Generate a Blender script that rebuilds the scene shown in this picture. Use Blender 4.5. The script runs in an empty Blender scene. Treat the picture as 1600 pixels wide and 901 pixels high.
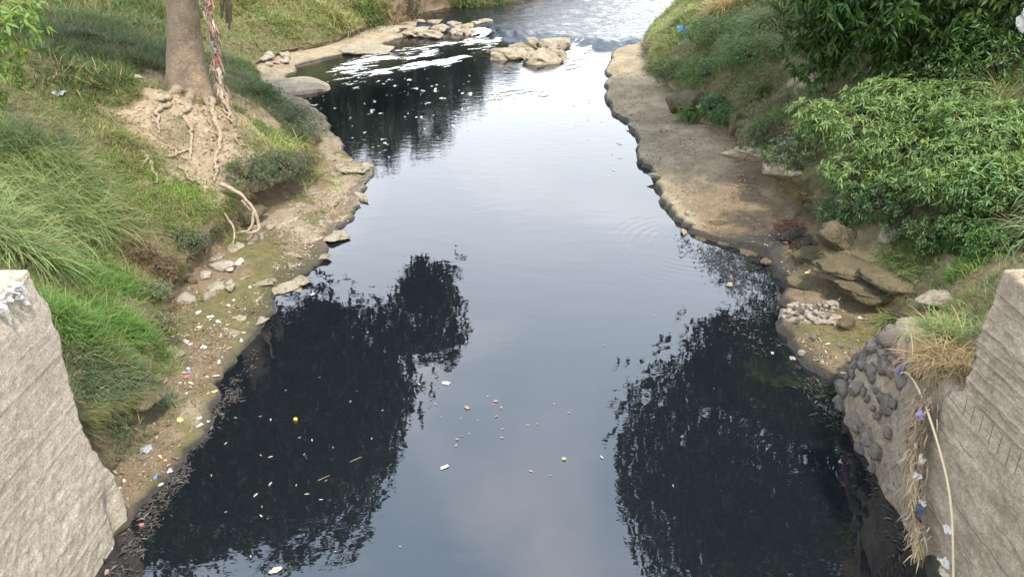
import bpy, bmesh, math, random
import numpy as np
from mathutils import Vector, Matrix, Euler

random.seed(7)
RNG = np.random.default_rng(7)
scene = bpy.context.scene
COL = scene.collection
R = math.radians

# ------------------------------------------------------------------ camera
CAM_H, PITCH, FPX = 7.0, R(28.0), 1200.0
cam_data = bpy.data.cameras.new('camera')
cam_data.sensor_width = 36.0
cam_data.lens = 36.0 * FPX / 1600.0
cam_data.clip_start = 0.05
cam_data.clip_end = 2000.0
cam = bpy.data.objects.new('camera', cam_data)
cam.location = (0, 0, CAM_H)
cam.rotation_euler = (R(90) - PITCH, 0, 0)
COL.objects.link(cam)
scene.camera = cam

# ------------------------------------------------------------------ sky, sun, exposure
SUN_ELEV, SUN_AZ = R(63), R(150)          # azimuth clockwise from +Y
EXPOSURE = 1.1
world = bpy.data.worlds.new('World')
scene.world = world
world.use_nodes = True
wn, wl = world.node_tree.nodes, world.node_tree.links
wn.clear()
w_out = wn.new('ShaderNodeOutputWorld')
w_bg = wn.new('ShaderNodeBackground')
w_bg.inputs['Strength'].default_value = 0.15
w_sky = wn.new('ShaderNodeTexSky')
w_sky.sky_type = 'NISHITA'
w_sky.sun_disc = False
w_sky.sun_elevation = SUN_ELEV
w_sky.sun_rotation = SUN_AZ
w_sky.air_density = 1.3
w_sky.dust_density = 3.5
w_sky.ozone_density = 1.0
w_tc = wn.new('ShaderNodeTexCoord')
w_sep = wn.new('ShaderNodeSeparateXYZ')
wl.new(w_tc.outputs['Generated'], w_sep.inputs[0])
w_add = wn.new('ShaderNodeMath'); w_add.operation = 'ADD'; w_add.inputs[1].default_value = 0.18
w_abs = wn.new('ShaderNodeMath'); w_abs.operation = 'ABSOLUTE'
wl.new(w_sep.outputs['Z'], w_abs.inputs[0]); wl.new(w_abs.outputs[0], w_add.inputs[0])
w_dx = wn.new('ShaderNodeMath'); w_dx.operation = 'DIVIDE'
w_dy = wn.new('ShaderNodeMath'); w_dy.operation = 'DIVIDE'
wl.new(w_sep.outputs['X'], w_dx.inputs[0]); wl.new(w_add.outputs[0], w_dx.inputs[1])
wl.new(w_sep.outputs['Y'], w_dy.inputs[0]); wl.new(w_add.outputs[0], w_dy.inputs[1])
w_cmb = wn.new('ShaderNodeCombineXYZ')
wl.new(w_dx.outputs[0], w_cmb.inputs['X']); wl.new(w_dy.outputs[0], w_cmb.inputs['Y'])
w_noise = wn.new('ShaderNodeTexNoise')
w_noise.inputs['Scale'].default_value = 1.7
w_noise.inputs['Detail'].default_value = 4.0
w_noise.inputs['Roughness'].default_value = 0.5
w_noise.inputs['Distortion'].default_value = 0.4
wl.new(w_cmb.outputs[0], w_noise.inputs['Vector'])
w_ramp = wn.new('ShaderNodeValToRGB')
w_ramp.color_ramp.elements[0].position = 0.50
w_ramp.color_ramp.elements[0].color = (0.0, 0.0, 0.0, 1)
w_ramp.color_ramp.elements[1].position = 0.72
w_ramp.color_ramp.elements[1].color = (0.8, 0.8, 0.8, 1)
wl.new(w_noise.outputs['Fac'], w_ramp.inputs['Fac'])
w_mix = wn.new('ShaderNodeMixRGB')
w_mix.inputs['Color2'].default_value = (12.0, 11.4, 11.7, 1)
wl.new(w_ramp.outputs['Color'], w_mix.inputs['Fac'])
w_veil = wn.new('ShaderNodeMixRGB')          # thin high haze over the whole blue sky
w_veil.inputs['Fac'].default_value = 0.7
w_veil.inputs['Color2'].default_value = (5.7, 7.1, 8.8, 1)
wl.new(w_sky.outputs['Color'], w_veil.inputs['Color1'])
wl.new(w_veil.outputs['Color'], w_mix.inputs['Color1'])
# haze whitens and brightens the sky towards the horizon, all round
w_hz = wn.new('ShaderNodeMapRange'); w_hz.interpolation_type = 'SMOOTHSTEP'
w_hz.inputs['From Min'].default_value = 0.0; w_hz.inputs['From Max'].default_value = 0.78
w_hz.inputs['To Min'].default_value = 0.9; w_hz.inputs['To Max'].default_value = 0.0
wl.new(w_abs.outputs[0], w_hz.inputs['Value'])
w_mix2 = wn.new('ShaderNodeMixRGB')
w_mix2.inputs['Color2'].default_value = (12.2, 12.4, 12.9, 1)
wl.new(w_hz.outputs[0], w_mix2.inputs['Fac'])
wl.new(w_mix.outputs['Color'], w_mix2.inputs['Color1'])
wl.new(w_mix2.outputs['Color'], w_bg.inputs['Color'])
wl.new(w_bg.outputs[0], w_out.inputs['Surface'])

sun_data = bpy.data.lights.new('sun', 'SUN')
sun_data.energy = 2.5
sun_data.angle = R(3.0)
sun_data.color = (1.0, 0.91, 0.78)
sun = bpy.data.objects.new('sun', sun_data)
SUN_DIR = Vector((math.sin(SUN_AZ) * math.cos(SUN_ELEV), math.cos(SUN_AZ) * math.cos(SUN_ELEV), math.sin(SUN_ELEV)))
sun.rotation_euler = SUN_DIR.to_track_quat('Z', 'Y').to_euler()
sun.location = (0, 0, 40)
COL.objects.link(sun)

scene.view_settings.view_transform = 'Standard'
scene.view_settings.look = 'None'
scene.view_settings.exposure = EXPOSURE
scene.view_settings.gamma = 1.0
scene.view_settings.use_curve_mapping = False
scene.cycles.max_bounces = 4
scene.cycles.diffuse_bounces = 2
scene.cycles.glossy_bounces = 3
scene.cycles.transmission_bounces = 3
scene.cycles.use_denoising = True
scene.cycles.use_adaptive_sampling = True
scene.cycles.adaptive_threshold = 0.02

# ------------------------------------------------------------------ maths helpers
CP, SP = math.cos(PITCH), math.sin(PITCH)

def ray(px, py):
    a, b = (px - 800.0) / FPX, (450.5 - py) / FPX
    return np.array([a, CP + b * SP, -SP + b * CP])

def at_z(px, py, z=0.0):
    d = ray(px, py); t = (z - CAM_H) / d[2]
    return np.array([d[0] * t, d[1] * t, z])

def at_y(px, py, Y):
    d = ray(px, py); t = Y / d[1]
    return np.array([d[0] * t, Y, CAM_H + d[2] * t])

def to_px(p):
    p = np.asarray(p, float).reshape(-1, 3)
    q = p - np.array([0, 0, CAM_H])
    fw = q[:, 1] * CP - q[:, 2] * SP
    up = q[:, 1] * SP + q[:, 2] * CP
    fw = np.where(fw < 0.1, 0.1, fw)
    return np.stack([800 + FPX * q[:, 0] / fw, 450.5 - FPX * up / fw], 1)

def _hash(ix, iy, iz, seed):
    h = (ix * 374761393 + iy * 668265263 + iz * 2147483647 + seed * 144665) & 0xFFFFFFFF
    h = ((h ^ (h >> 13)) * 1274126177) & 0xFFFFFFFF
    h = (h ^ (h >> 16)) & 0xFFFF
    return h / 65535.0

def vnoise(p, seed=0):
    p = np.asarray(p, float)
    i = np.floor(p).astype(np.int64); f = p - i
    f = f * f * (3 - 2 * f)
    out = 0
    for dx in (0, 1):
        for dy in (0, 1):
            for dz in (0, 1):
                w = (f[..., 0] if dx else 1 - f[..., 0]) * (f[..., 1] if dy else 1 - f[..., 1]) * (f[..., 2] if dz else 1 - f[..., 2])
                out = out + w * _hash(i[..., 0] + dx, i[..., 1] + dy, i[..., 2] + dz, seed)
    return out * 2 - 1

def fbm(p, seed=0, octv=4, gain=0.5):
    p = np.asarray(p, float); a, s = 1.0, 0
    for k in range(octv):
        s = s + a * vnoise(p * (2.03 ** k) + 17.3 * k, seed + k); a *= gain
    return s

def fbm2(x, y, scale, seed=0, octv=4):
    x, y = np.broadcast_arrays(np.asarray(x, float), np.asarray(y, float))
    return fbm(np.stack([x * scale, y * scale, np.zeros_like(x) + 3.7], -1), seed, octv)

def smooth(a, b, x):
    t = np.clip((x - a) / (b - a), 0, 1)
    return t * t * (3 - 2 * t)

def in_poly(pts, poly):
    x, y = pts[:, 0], pts[:, 1]
    inside = np.zeros(len(x), bool)
    n = len(poly)
    for i in range(n):
        x0, y0 = poly[i]; x1, y1 = poly[(i + 1) % n]
        if y0 == y1: continue
        c = ((y0 > y) != (y1 > y)) & (x < (x1 - x0) * (y - y0) / (y1 - y0) + x0)
        inside ^= c
    return inside

# ------------------------------------------------------------------ object helpers
def link(o, parent=None):
    COL.objects.link(o)
    if parent is not None:
        o.parent = parent
    return o

def tag(o, label=None, cat=None, group=None, kind=None):
    if label: o['label'] = label
    if cat: o['category'] = cat
    if group: o['group'] = group
    if kind: o['kind'] = kind
    return o

def empty(name, loc, label, cat, group=None):
    o = bpy.data.objects.new(name, None)
    o.location = Vector(loc)
    o.empty_display_size = 0.2
    link(o)
    return tag(o, label, cat, group)

def raw_mesh(name, verts, faces, mat, smooth_sh=False, tint=None, attrs=None):
    verts = np.asarray(verts, np.float32)
    me = bpy.data.meshes.new(name)
    if isinstance(faces, np.ndarray):
        m, k = faces.shape
        me.vertices.add(len(verts)); me.vertices.foreach_set('co', verts.ravel())
        me.loops.add(m * k); me.loops.foreach_set('vertex_index', faces.astype(np.int32).ravel())
        me.polygons.add(m)
        me.polygons.foreach_set('loop_start', np.arange(0, m * k, k, dtype=np.int32))
        me.polygons.foreach_set('loop_total', np.full(m, k, np.int32))
        me.update(calc_edges=True)
    else:
        me.from_pydata([tuple(map(float, v)) for v in verts], [], [tuple(int(i) for i in f) for f in faces])
        me.update()
    if smooth_sh:
        me.polygons.foreach_set('use_smooth', np.ones(len(me.polygons), bool))
    if tint is not None:
        a = me.attributes.new('tint', 'FLOAT_COLOR', 'POINT')
        c = np.ones((len(verts), 4), np.float32); c[:, :3] = tint
        a.data.foreach_set('color', c.ravel())
    if attrs:
        for kx, v in attrs.items():
            a = me.attributes.new(kx, 'FLOAT', 'POINT')
            a.data.foreach_set('value', np.asarray(v, np.float32).ravel())
    if mat is not None:
        me.materials.append(mat)
    return me

def mesh_obj(name, verts, faces, mat, parent=None, local=False, **kw):
    """verts in world coordinates unless local; under a parent they are stored relative to it"""
    verts = np.asarray(verts, float)
    if parent is not None and not local:
        verts = verts - np.array(parent.location)
        o = bpy.data.objects.new(name, raw_mesh(name, verts, faces, mat, **kw))
        return link(o, parent)
    if parent is None and not local:
        c = np.array([verts[:, 0].mean(), verts[:, 1].mean(), verts[:, 2].min()])
        o = bpy.data.objects.new(name, raw_mesh(name, verts - c, faces, mat, **kw))
        o.location = c
        return link(o)
    return link(bpy.data.objects.new(name, raw_mesh(name, verts, faces, mat, **kw)), parent)

def grid_faces(n, m, wrap=False):
    i, j = np.meshgrid(np.arange(n - 1), np.arange(m if wrap else m - 1), indexing='ij')
    i, j = i.ravel(), j.ravel(); j2 = (j + 1) % m
    return np.stack([i * m + j, i * m + j2, (i + 1) * m + j2, (i + 1) * m + j], 1)

def tube_data(path, radii, n=8, rough=0.0, seed=0):
    path = np.asarray(path, float); k = len(path)
    radii = np.broadcast_to(np.asarray(radii, float), (k,))
    t = np.gradient(path, axis=0); t /= np.linalg.norm(t, axis=1)[:, None] + 1e-9
    ref = np.array([0.31, 0.22, 0.92]) if abs(t[0] @ np.array([0.31, 0.22, 0.92])) < 0.9 else np.array([1.0, 0, 0])
    ring = np.linspace(0, 2 * math.pi, n, endpoint=False)
    V = []
    for i in range(k):
        u = np.cross(t[i], ref); u /= np.linalg.norm(u) + 1e-9
        v = np.cross(t[i], u); ref = np.cross(u, t[i])
        r = radii[i]
        rr = np.full(n, r)
        if rough:
            pts = path[i] + np.outer(np.cos(ring), u) * r + np.outer(np.sin(ring), v) * r
            rr = r * (1 + rough * fbm(pts * (0.7 / max(r, 0.03)), seed, 3))
        V.append(path[i] + np.outer(np.cos(ring) * rr, u) + np.outer(np.sin(ring) * rr, v))
    V = np.concatenate(V)
    F = [tuple(f) for f in grid_faces(k, n, True)]
    F.append(tuple(range(n))[::-1]); F.append(tuple((k - 1) * n + j for j in range(n)))
    return V, F

def spline(pts, n):
    """Catmull-Rom through the points"""
    p = np.asarray(pts, float); k = len(p)
    p = np.vstack([2 * p[0] - p[1], p, 2 * p[-1] - p[-2]])
    out = []
    for s in np.linspace(0, k - 1 - 1e-6, n):
        i = int(s); f = s - i
        a, b, c, d = p[i], p[i + 1], p[i + 2], p[i + 3]
        out.append(0.5 * ((2 * b) + (c - a) * f + (2 * a - 5 * b + 4 * c - d) * f * f + (3 * b - a - 3 * c + d) * f ** 3))
    return np.array(out)

def thick_grid(F, B):
    """closed solid between two (n,m,3) grids"""
    n, m = F.shape[:2]
    V = np.concatenate([F.reshape(-1, 3), B.reshape(-1, 3)])
    g = grid_faces(n, m); o = n * m
    faces = [tuple(f) for f in g] + [tuple(f[::-1] + o) for f in g]
    idx = np.arange(n * m).reshape(n, m)
    loop = list(idx[0, :]) + list(idx[1:, -1]) + list(idx[-1, :-1][::-1]) + list(idx[1:-1, 0][::-1])
    for a, b in zip(loop, loop[1:] + loop[:1]):
        faces.append((b, a, a + o, b + o))
    return V, faces

def rot_to(dirs, twist):
    """(n,3,3) frames whose Y column is dirs, X sideways, rolled by twist"""
    d = dirs / (np.linalg.norm(dirs, axis=1)[:, None] + 1e-9)
    up = np.tile(np.array([0.0, 0, 1.0]), (len(d), 1))
    near = np.abs(d[:, 2]) > 0.97
    up[near] = (1.0, 0, 0)
    x = np.cross(d, up); x /= np.linalg.norm(x, axis=1)[:, None] + 1e-9
    z = np.cross(x, d)
    c, s = np.cos(twist)[:, None], np.sin(twist)[:, None]
    X = x * c + z * s; Z = z * c - x * s
    return np.stack([X, d, Z], 2)

def scatter(tv, tf, frames, locs, scales):
    """copies of template (tv, tf) -> one vertex and face array; scales (n,3) or (n,)"""
    tv = np.asarray(tv, float); tf = np.asarray(tf)
    n, k = len(locs), len(tv)
    scales = np.asarray(scales, float)
    if scales.ndim == 1: scales = np.repeat(scales[:, None], 3, 1)
    loc = tv[None] * scales[:, None, :]
    V = np.einsum('nij,nkj->nki', frames, loc) + np.asarray(locs)[:, None, :]
    F = tf[None] + (np.arange(n) * k)[:, None, None]
    return V.reshape(-1, 3), F.reshape(-1, tf.shape[1])

def merge(parts):
    V, F, T, o = [], [], [], 0
    for p in parts:
        V.append(p[0]); F.append(np.asarray(p[1]) + o); o += len(p[0])
        if len(p) > 2: T.append(p[2])
    return np.concatenate(V), np.concatenate(F), (np.concatenate(T) if T else None)

# lanceolate leaf along +Y, unit length, folded along the midrib, tip drooping
def leaf_template(w=0.22, droop=0.18, fold=0.05):
    st = [(0.0, 0.04), (0.22, 0.75), (0.5, 1.0), (0.78, 0.62), (1.0, 0.02)]
    V = []
    for y, s in st:
        z = -droop * y * y
        V += [(-w / 2 * s, y, z + fold * s), (0, y, z), (w / 2 * s, y, z + fold * s)]
    F = []
    for i in range(len(st) - 1):
        a = i * 3
        for q in ((a, a + 1, a + 4, a + 3), (a + 1, a + 2, a + 5, a + 4)):
            F += [(q[0], q[1], q[2]), (q[0], q[2], q[3])]
    return np.array(V), np.array(F)
LEAF_V, LEAF_F = leaf_template()

def leaf_small(w=0.3):
    V = np.array([(0, 0, 0), (-w / 2, 0.45, 0.06), (w / 2, 0.45, 0.06), (0, 1, -0.08), (0, 0.5, 0)])
    return V, np.array([(0, 4, 1), (0, 2, 4), (1, 4, 3), (4, 2, 3)])
LEAFS_V, LEAFS_F = leaf_small()
LEAFC_V = np.array([(0, 0, 0), (-0.17, 0.5, 0.04), (0.17, 0.5, 0.04), (0, 1, -0.1)])
LEAFC_F = np.array([(0, 2, 1), (1, 2, 3)])

# grass blade along +Y (length) bending towards -Z
def blade_template(bend, seg=3, w=1.0):
    V, F = [], []
    for i in range(seg):
        s = i / seg; ang = bend * s
        y = math.sin(ang) / bend if bend > 1e-3 else s
        z = -(1 - math.cos(ang)) / bend if bend > 1e-3 else 0
        ww = w * 0.5 * (1 - 0.55 * s)
        V += [(-ww, y, z), (ww, y, z)]
    V.append((0, math.sin(bend) / bend, -(1 - math.cos(bend)) / bend))
    for i in range(seg - 1):
        a = 2 * i
        F += [(a, a + 1, a + 3), (a, a + 3, a + 2)]
    a = 2 * (seg - 1)
    F.append((a, a + 1, a + 2))
    return np.array(V), np.array(F)
BLADES = [blade_template(b, 3) for b in (0.5, 0.9, 1.4)]
LONGS = [blade_template(b, 5) for b in (0.9, 1.5, 2.1)]

# ------------------------------------------------------------------ materials
def new_mat(name):
    m = bpy.data.materials.new(name); m.use_nodes = True
    nt = m.node_tree
    return m, nt.nodes, nt.links, nt.nodes['Principled BSDF']

def nmix(nd, lk, fac, a, b, typ='MIX'):
    x = nd.new('ShaderNodeMixRGB'); x.blend_type = typ
    for sock, v in ((x.inputs['Fac'], fac), (x.inputs['Color1'], a), (x.inputs['Color2'], b)):
        if isinstance(v, bpy.types.NodeSocket): lk.new(v, sock)
        elif isinstance(v, (int, float)): sock.default_value = v
        else: sock.default_value = (v[0], v[1], v[2], 1)
    return x.outputs['Color']

def nnoise(nd, lk, scale, detail=4, rough=0.55, coord=None, distortion=0.0):
    n = nd.new('ShaderNodeTexNoise')
    n.inputs['Scale'].default_value = scale; n.inputs['Detail'].default_value = detail
    n.inputs['Roughness'].default_value = rough; n.inputs['Distortion'].default_value = distortion
    if coord is not None: lk.new(coord, n.inputs['Vector'])
    return n.outputs['Fac']

def nramp(nd, lk, fac, p0, p1, c0=(0, 0, 0), c1=(1, 1, 1)):
    r = nd.new('ShaderNodeValToRGB')
    r.color_ramp.elements[0].position = p0; r.color_ramp.elements[1].position = p1
    r.color_ramp.elements[0].color = (*c0, 1); r.color_ramp.elements[1].color = (*c1, 1)
    lk.new(fac, r.inputs['Fac'])
    return r.outputs['Color']

def nattr(nd, name):
    a = nd.new('ShaderNodeAttribute'); a.attribute_name = name
    return a

def nmath(nd, lk, op, a, b=None):
    m = nd.new('ShaderNodeMath'); m.operation = op
    for i, v in enumerate((a, b)):
        if v is None: continue
        if isinstance(v, bpy.types.NodeSocket): lk.new(v, m.inputs[i])
        else: m.inputs[i].default_value = v
    return m.outputs[0]

def nbump(nd, lk, height, dist, strength=1.0, normal=None):
    b = nd.new('ShaderNodeBump'); b.inputs['Distance'].default_value = dist
    b.inputs['Strength'].default_value = strength
    lk.new(height, b.inputs['Height'])
    if normal is not None: lk.new(normal, b.inputs['Normal'])
    return b.outputs['Normal']

def geo_pos(nd):
    return nd.new('ShaderNodeNewGeometry').outputs['Position']

def mat_rough(name, c1, c2, scale=4, rough=0.85, bump=0.02, bscale=14, c3=None, spec=0.3, gloss_patch=0.0):
    m, nd, lk, bs = new_mat(name)
    pos = geo_pos(nd)
    f = nnoise(nd, lk, scale, 6, 0.6, pos)
    col = nmix(nd, lk, nramp(nd, lk, f, 0.36, 0.64), c1, c2)
    if c3 is not None:
        g = nnoise(nd, lk, scale * 3.1, 4, 0.6, pos)
        col = nmix(nd, lk, nramp(nd, lk, g, 0.52, 0.68), col, c3)
    h = nnoise(nd, lk, max(scale * 9, 30), 4, 0.75, pos)
    col = nmix(nd, lk, 1.0, col, nramp(nd, lk, h, 0.30, 0.70, (0.68, 0.67, 0.65), (1.35, 1.35, 1.33)), 'MULTIPLY')
    lk.new(col, bs.inputs['Base Color'])
    bs.inputs['Roughness'].default_value = rough
    bs.inputs['Specular IOR Level'].default_value = spec
    if bump:
        lk.new(nbump(nd, lk, nnoise(nd, lk, bscale, 6, 0.65, pos), bump), bs.inputs['Normal'])
    return m

def mat_foliage(name, translucent=0.3, rough=0.5):
    m, nd, lk, bs = new_mat(name)
    a = nattr(nd, 'tint').outputs['Color']
    lk.new(a, bs.inputs['Base Color'])
    bs.inputs['Roughness'].default_value = rough
    bs.inputs['Specular IOR Level'].default_value = 0.35
    tr = nd.new('ShaderNodeBsdfTranslucent')
    lk.new(nmix(nd, lk, 1.0, a, (1.25, 1.3, 0.6), 'MULTIPLY'), tr.inputs['Color'])
    mx = nd.new('ShaderNodeMixShader'); mx.inputs[0].default_value = translucent
    lk.new(bs.outputs[0], mx.inputs[1]); lk.new(tr.outputs[0], mx.inputs[2])
    lk.new(mx.outputs[0], nd['Material Output'].inputs['Surface'])
    return m

def mat_plain(name, c, rough=0.6, var=0.25, scale=12, spec=0.4):
    m, nd, lk, bs = new_mat(name)
    f = nnoise(nd, lk, scale, 4, 0.6, geo_pos(nd))
    lk.new(nmix(nd, lk, f, [x * (1 - var) for x in c], [min(1, x * (1 + var)) for x in c]), bs.inputs['Base Color'])
    bs.inputs['Roughness'].default_value = rough
    bs.inputs['Specular IOR Level'].default_value = spec
    return m

M = {}
M['leaf'] = mat_foliage('leaf', 0.3, 0.45)
M['leaf_deep'] = mat_foliage('deep_leaf', 0.06, 0.6)
M['grass'] = mat_foliage('grass_blade', 0.25, 0.6)
M['litter'] = mat_foliage('dead_leaf', 0.08, 0.7)
M['rock'] = mat_rough('tan_rock', (0.40, 0.345, 0.26), (0.27, 0.225, 0.16), 2.2, 0.85, 0.12, 9, (0.20, 0.17, 0.12))
M['rock_pale'] = mat_rough('pale_rock', (0.40, 0.35, 0.29), (0.29, 0.245, 0.19), 3, 0.85, 0.08, 12, (0.27, 0.23, 0.18))
M['rock_brown'] = mat_rough('brown_rock', (0.165, 0.13, 0.08), (0.10, 0.078, 0.046), 2.5, 0.85, 0.14, 8, (0.10, 0.10, 0.045))
M['rock_grey'] = mat_rough('grey_river_stone', (0.175, 0.15, 0.13), (0.115, 0.10, 0.088), 5, 0.85, 0.05, 14, (0.22, 0.18, 0.135))
M['rock_black'] = mat_rough('blackened_rock', (0.04, 0.037, 0.035), (0.075, 0.068, 0.06), 4, 0.55, 0.12, 12)
M['mortar'] = mat_rough('mortar', (0.33, 0.275, 0.205), (0.22, 0.18, 0.13), 4, 0.9, 0.03, 16, (0.14, 0.12, 0.085))
M['bark'] = mat_rough('smooth_bark', (0.33, 0.245, 0.17), (0.24, 0.175, 0.12), 3, 0.9, 0.04, 9, (0.34, 0.29, 0.235))
M['bark_dark'] = mat_rough('dark_bark', (0.11, 0.085, 0.06), (0.07, 0.055, 0.04), 4, 0.9, 0.03, 14)
M['root'] = mat_rough('root_bark', (0.40, 0.325, 0.24), (0.27, 0.21, 0.15), 9, 0.9, 0.03, 30)
M['dry'] = mat_rough('dry_stalk', (0.44, 0.34, 0.21), (0.31, 0.225, 0.13), 8, 0.85, 0.0)
M['rope'] = mat_plain('old_rope', (0.62, 0.50, 0.32), 0.8)
M['rust'] = mat_plain('rusty_rebar', (0.17, 0.11, 0.075), 0.8)
M['white'] = mat_plain('white_plastic', (0.58, 0.55, 0.50), 0.5, 0.12)
M['greysack'] = mat_plain('grey_sack', (0.26, 0.265, 0.28), 0.75, 0.3, 18)
M['tansack'] = mat_plain('tan_sack', (0.45, 0.37, 0.28), 0.7, 0.2, 9)
M['pink'] = mat_plain('pink_plastic', (0.62, 0.32, 0.42), 0.45, 0.1)
M['blue'] = mat_plain('blue_plastic', (0.13, 0.25, 0.43), 0.4, 0.15)
M['skyblue'] = mat_plain('light_blue_plastic', (0.12, 0.42, 0.78), 0.45, 0.15)
M['red'] = mat_plain('red_plastic', (0.45, 0.14, 0.13), 0.5, 0.15)
M['orange'] = mat_plain('orange_plastic', (0.52, 0.27, 0.12), 0.5, 0.15)
M['fruit'] = mat_plain('yellow_fruit', (0.72, 0.42, 0.05), 0.45, 0.15)
M['lime'] = mat_plain('lime_leaf', (0.50, 0.53, 0.17), 0.5, 0.1)
M['mint'] = mat_plain('mint_plastic', (0.44, 0.52, 0.46), 0.5, 0.1)
M['purple'] = mat_plain('purple_cloth', (0.27, 0.22, 0.34), 0.8, 0.3)
M['navy'] = mat_plain('dark_cloth', (0.06, 0.07, 0.10), 0.7, 0.3)
M['rag'] = mat_plain('faded_rag', (0.30, 0.18, 0.15), 0.8, 0.3)
def mat_foam():
    m, nd, lk, bs = new_mat('foam')
    pos = geo_pos(nd)
    bs.inputs['Base Color'].default_value = (0.56, 0.56, 0.55, 1); bs.inputs['Roughness'].default_value = 0.8
    d = nattr(nd, 'thick').outputs['Fac']
    mp = nd.new('ShaderNodeMapping'); mp.inputs['Scale'].default_value = (1.0, 0.55, 1.0); lk.new(pos, mp.inputs['Vector'])
    bub = nnoise(nd, lk, 12.0, 4, 0.7, mp.outputs[0])
    a = nmath(nd, lk, 'ADD', d, nmath(nd, lk, 'MULTIPLY', nmath(nd, lk, 'SUBTRACT', bub, 0.5), 2.2))
    mr = nd.new('ShaderNodeMapRange'); mr.interpolation_type = 'SMOOTHSTEP'
    mr.inputs['From Min'].default_value = 0.22; mr.inputs['From Max'].default_value = 1.05
    lk.new(a, mr.inputs['Value'])
    tr = nd.new('ShaderNodeBsdfTransparent'); mx = nd.new('ShaderNodeMixShader')
    lk.new(mr.outputs[0], mx.inputs[0]); lk.new(tr.outputs[0], mx.inputs[1]); lk.new(bs.outputs[0], mx.inputs[2])
    lk.new(mx.outputs[0], nd['Material Output'].inputs['Surface'])
    return m
M['foam'] = mat_foam()

# concrete with board marks across z
def mat_concrete(name, c1, c2, stain, line):
    m, nd, lk, bs = new_mat(name)
    pos = geo_pos(nd)
    f = nnoise(nd, lk, 2.2, 7, 0.62, pos)
    col = nmix(nd, lk, nramp(nd, lk, f, 0.34, 0.66), c1, c2)
    mp = nd.new('ShaderNodeMapping'); mp.inputs['Scale'].default_value = (2, 1.3, 2.6)
    lk.new(pos, mp.inputs['Vector'])
    g = nnoise(nd, lk, 1.0, 6, 0.6, mp.outputs[0])
    col = nmix(nd, lk, nmath(nd, lk, 'MULTIPLY', nramp(nd, lk, g, 0.48, 0.70), 0.6), col, stain)
    sp = nd.new('ShaderNodeSeparateXYZ'); lk.new(pos, sp.inputs[0])
    zz = nmath(nd, lk, 'ADD', sp.outputs['Z'], nmath(nd, lk, 'MULTIPLY', nnoise(nd, lk, 6.0, 2, 0.5, pos), 0.012))
    fr = nmath(nd, lk, 'FRACT', nmath(nd, lk, 'DIVIDE', nmath(nd, lk, 'ADD', zz, nmath(nd, lk, 'MULTIPLY', sp.outputs['Y'], 0.02)), 0.31))
    ln = nmath(nd, lk, 'LESS_THAN', nmath(nd, lk, 'ABSOLUTE', nmath(nd, lk, 'SUBTRACT', fr, 0.5)), 0.028)
    ln = nmath(nd, lk, 'MULTIPLY', ln, nramp(nd, lk, nnoise(nd, lk, 1.7, 3, 0.6, pos), 0.42, 0.58))
    col = nmix(nd, lk, nmath(nd, lk, 'MULTIPLY', ln, 0.7), col, line)
    mo = nnoise(nd, lk, 9, 6, 0.75, pos)
    col = nmix(nd, lk, 1.0, col, nramp(nd, lk, mo, 0.32, 0.68, (0.72, 0.70, 0.66), (1.16, 1.16, 1.16)), 'MULTIPLY')
    sp_ = nnoise(nd, lk, 42, 4, 0.8, pos)
    col = nmix(nd, lk, 1.0, col, nramp(nd, lk, sp_, 0.30, 0.70, (0.55, 0.54, 0.52), (1.38, 1.38, 1.38)), 'MULTIPLY')
    d = nnoise(nd, lk, 22, 3, 0.6, pos)
    col = nmix(nd, lk, nramp(nd, lk, d, 0.62, 0.74), col, [x * 0.55 for x in c2])
    lk.new(col, bs.inputs['Base Color'])
    bs.inputs['Roughness'].default_value = 0.92
    bs.inputs['Specular IOR Level'].default_value = 0.2
    b1 = nbump(nd, lk, nnoise(nd, lk, 22, 8, 0.8, pos), 0.012)
    lk.new(nbump(nd, lk, nnoise(nd, lk, 70, 4, 0.7, pos), 0.008, 1.0, b1), bs.inputs['Normal'])
    return m
M['concrete'] = mat_concrete('weathered_concrete', (0.54, 0.475, 0.385), (0.47, 0.41, 0.325), (0.36, 0.305, 0.235), (0.66, 0.60, 0.50))
M['concrete_brown'] = mat_concrete('brown_weathered_concrete', (0.52, 0.435, 0.33), (0.41, 0.335, 0.25), (0.27, 0.215, 0.155), (0.22, 0.175, 0.125))  # dark line colour paints in the shadows of the board edges

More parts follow.
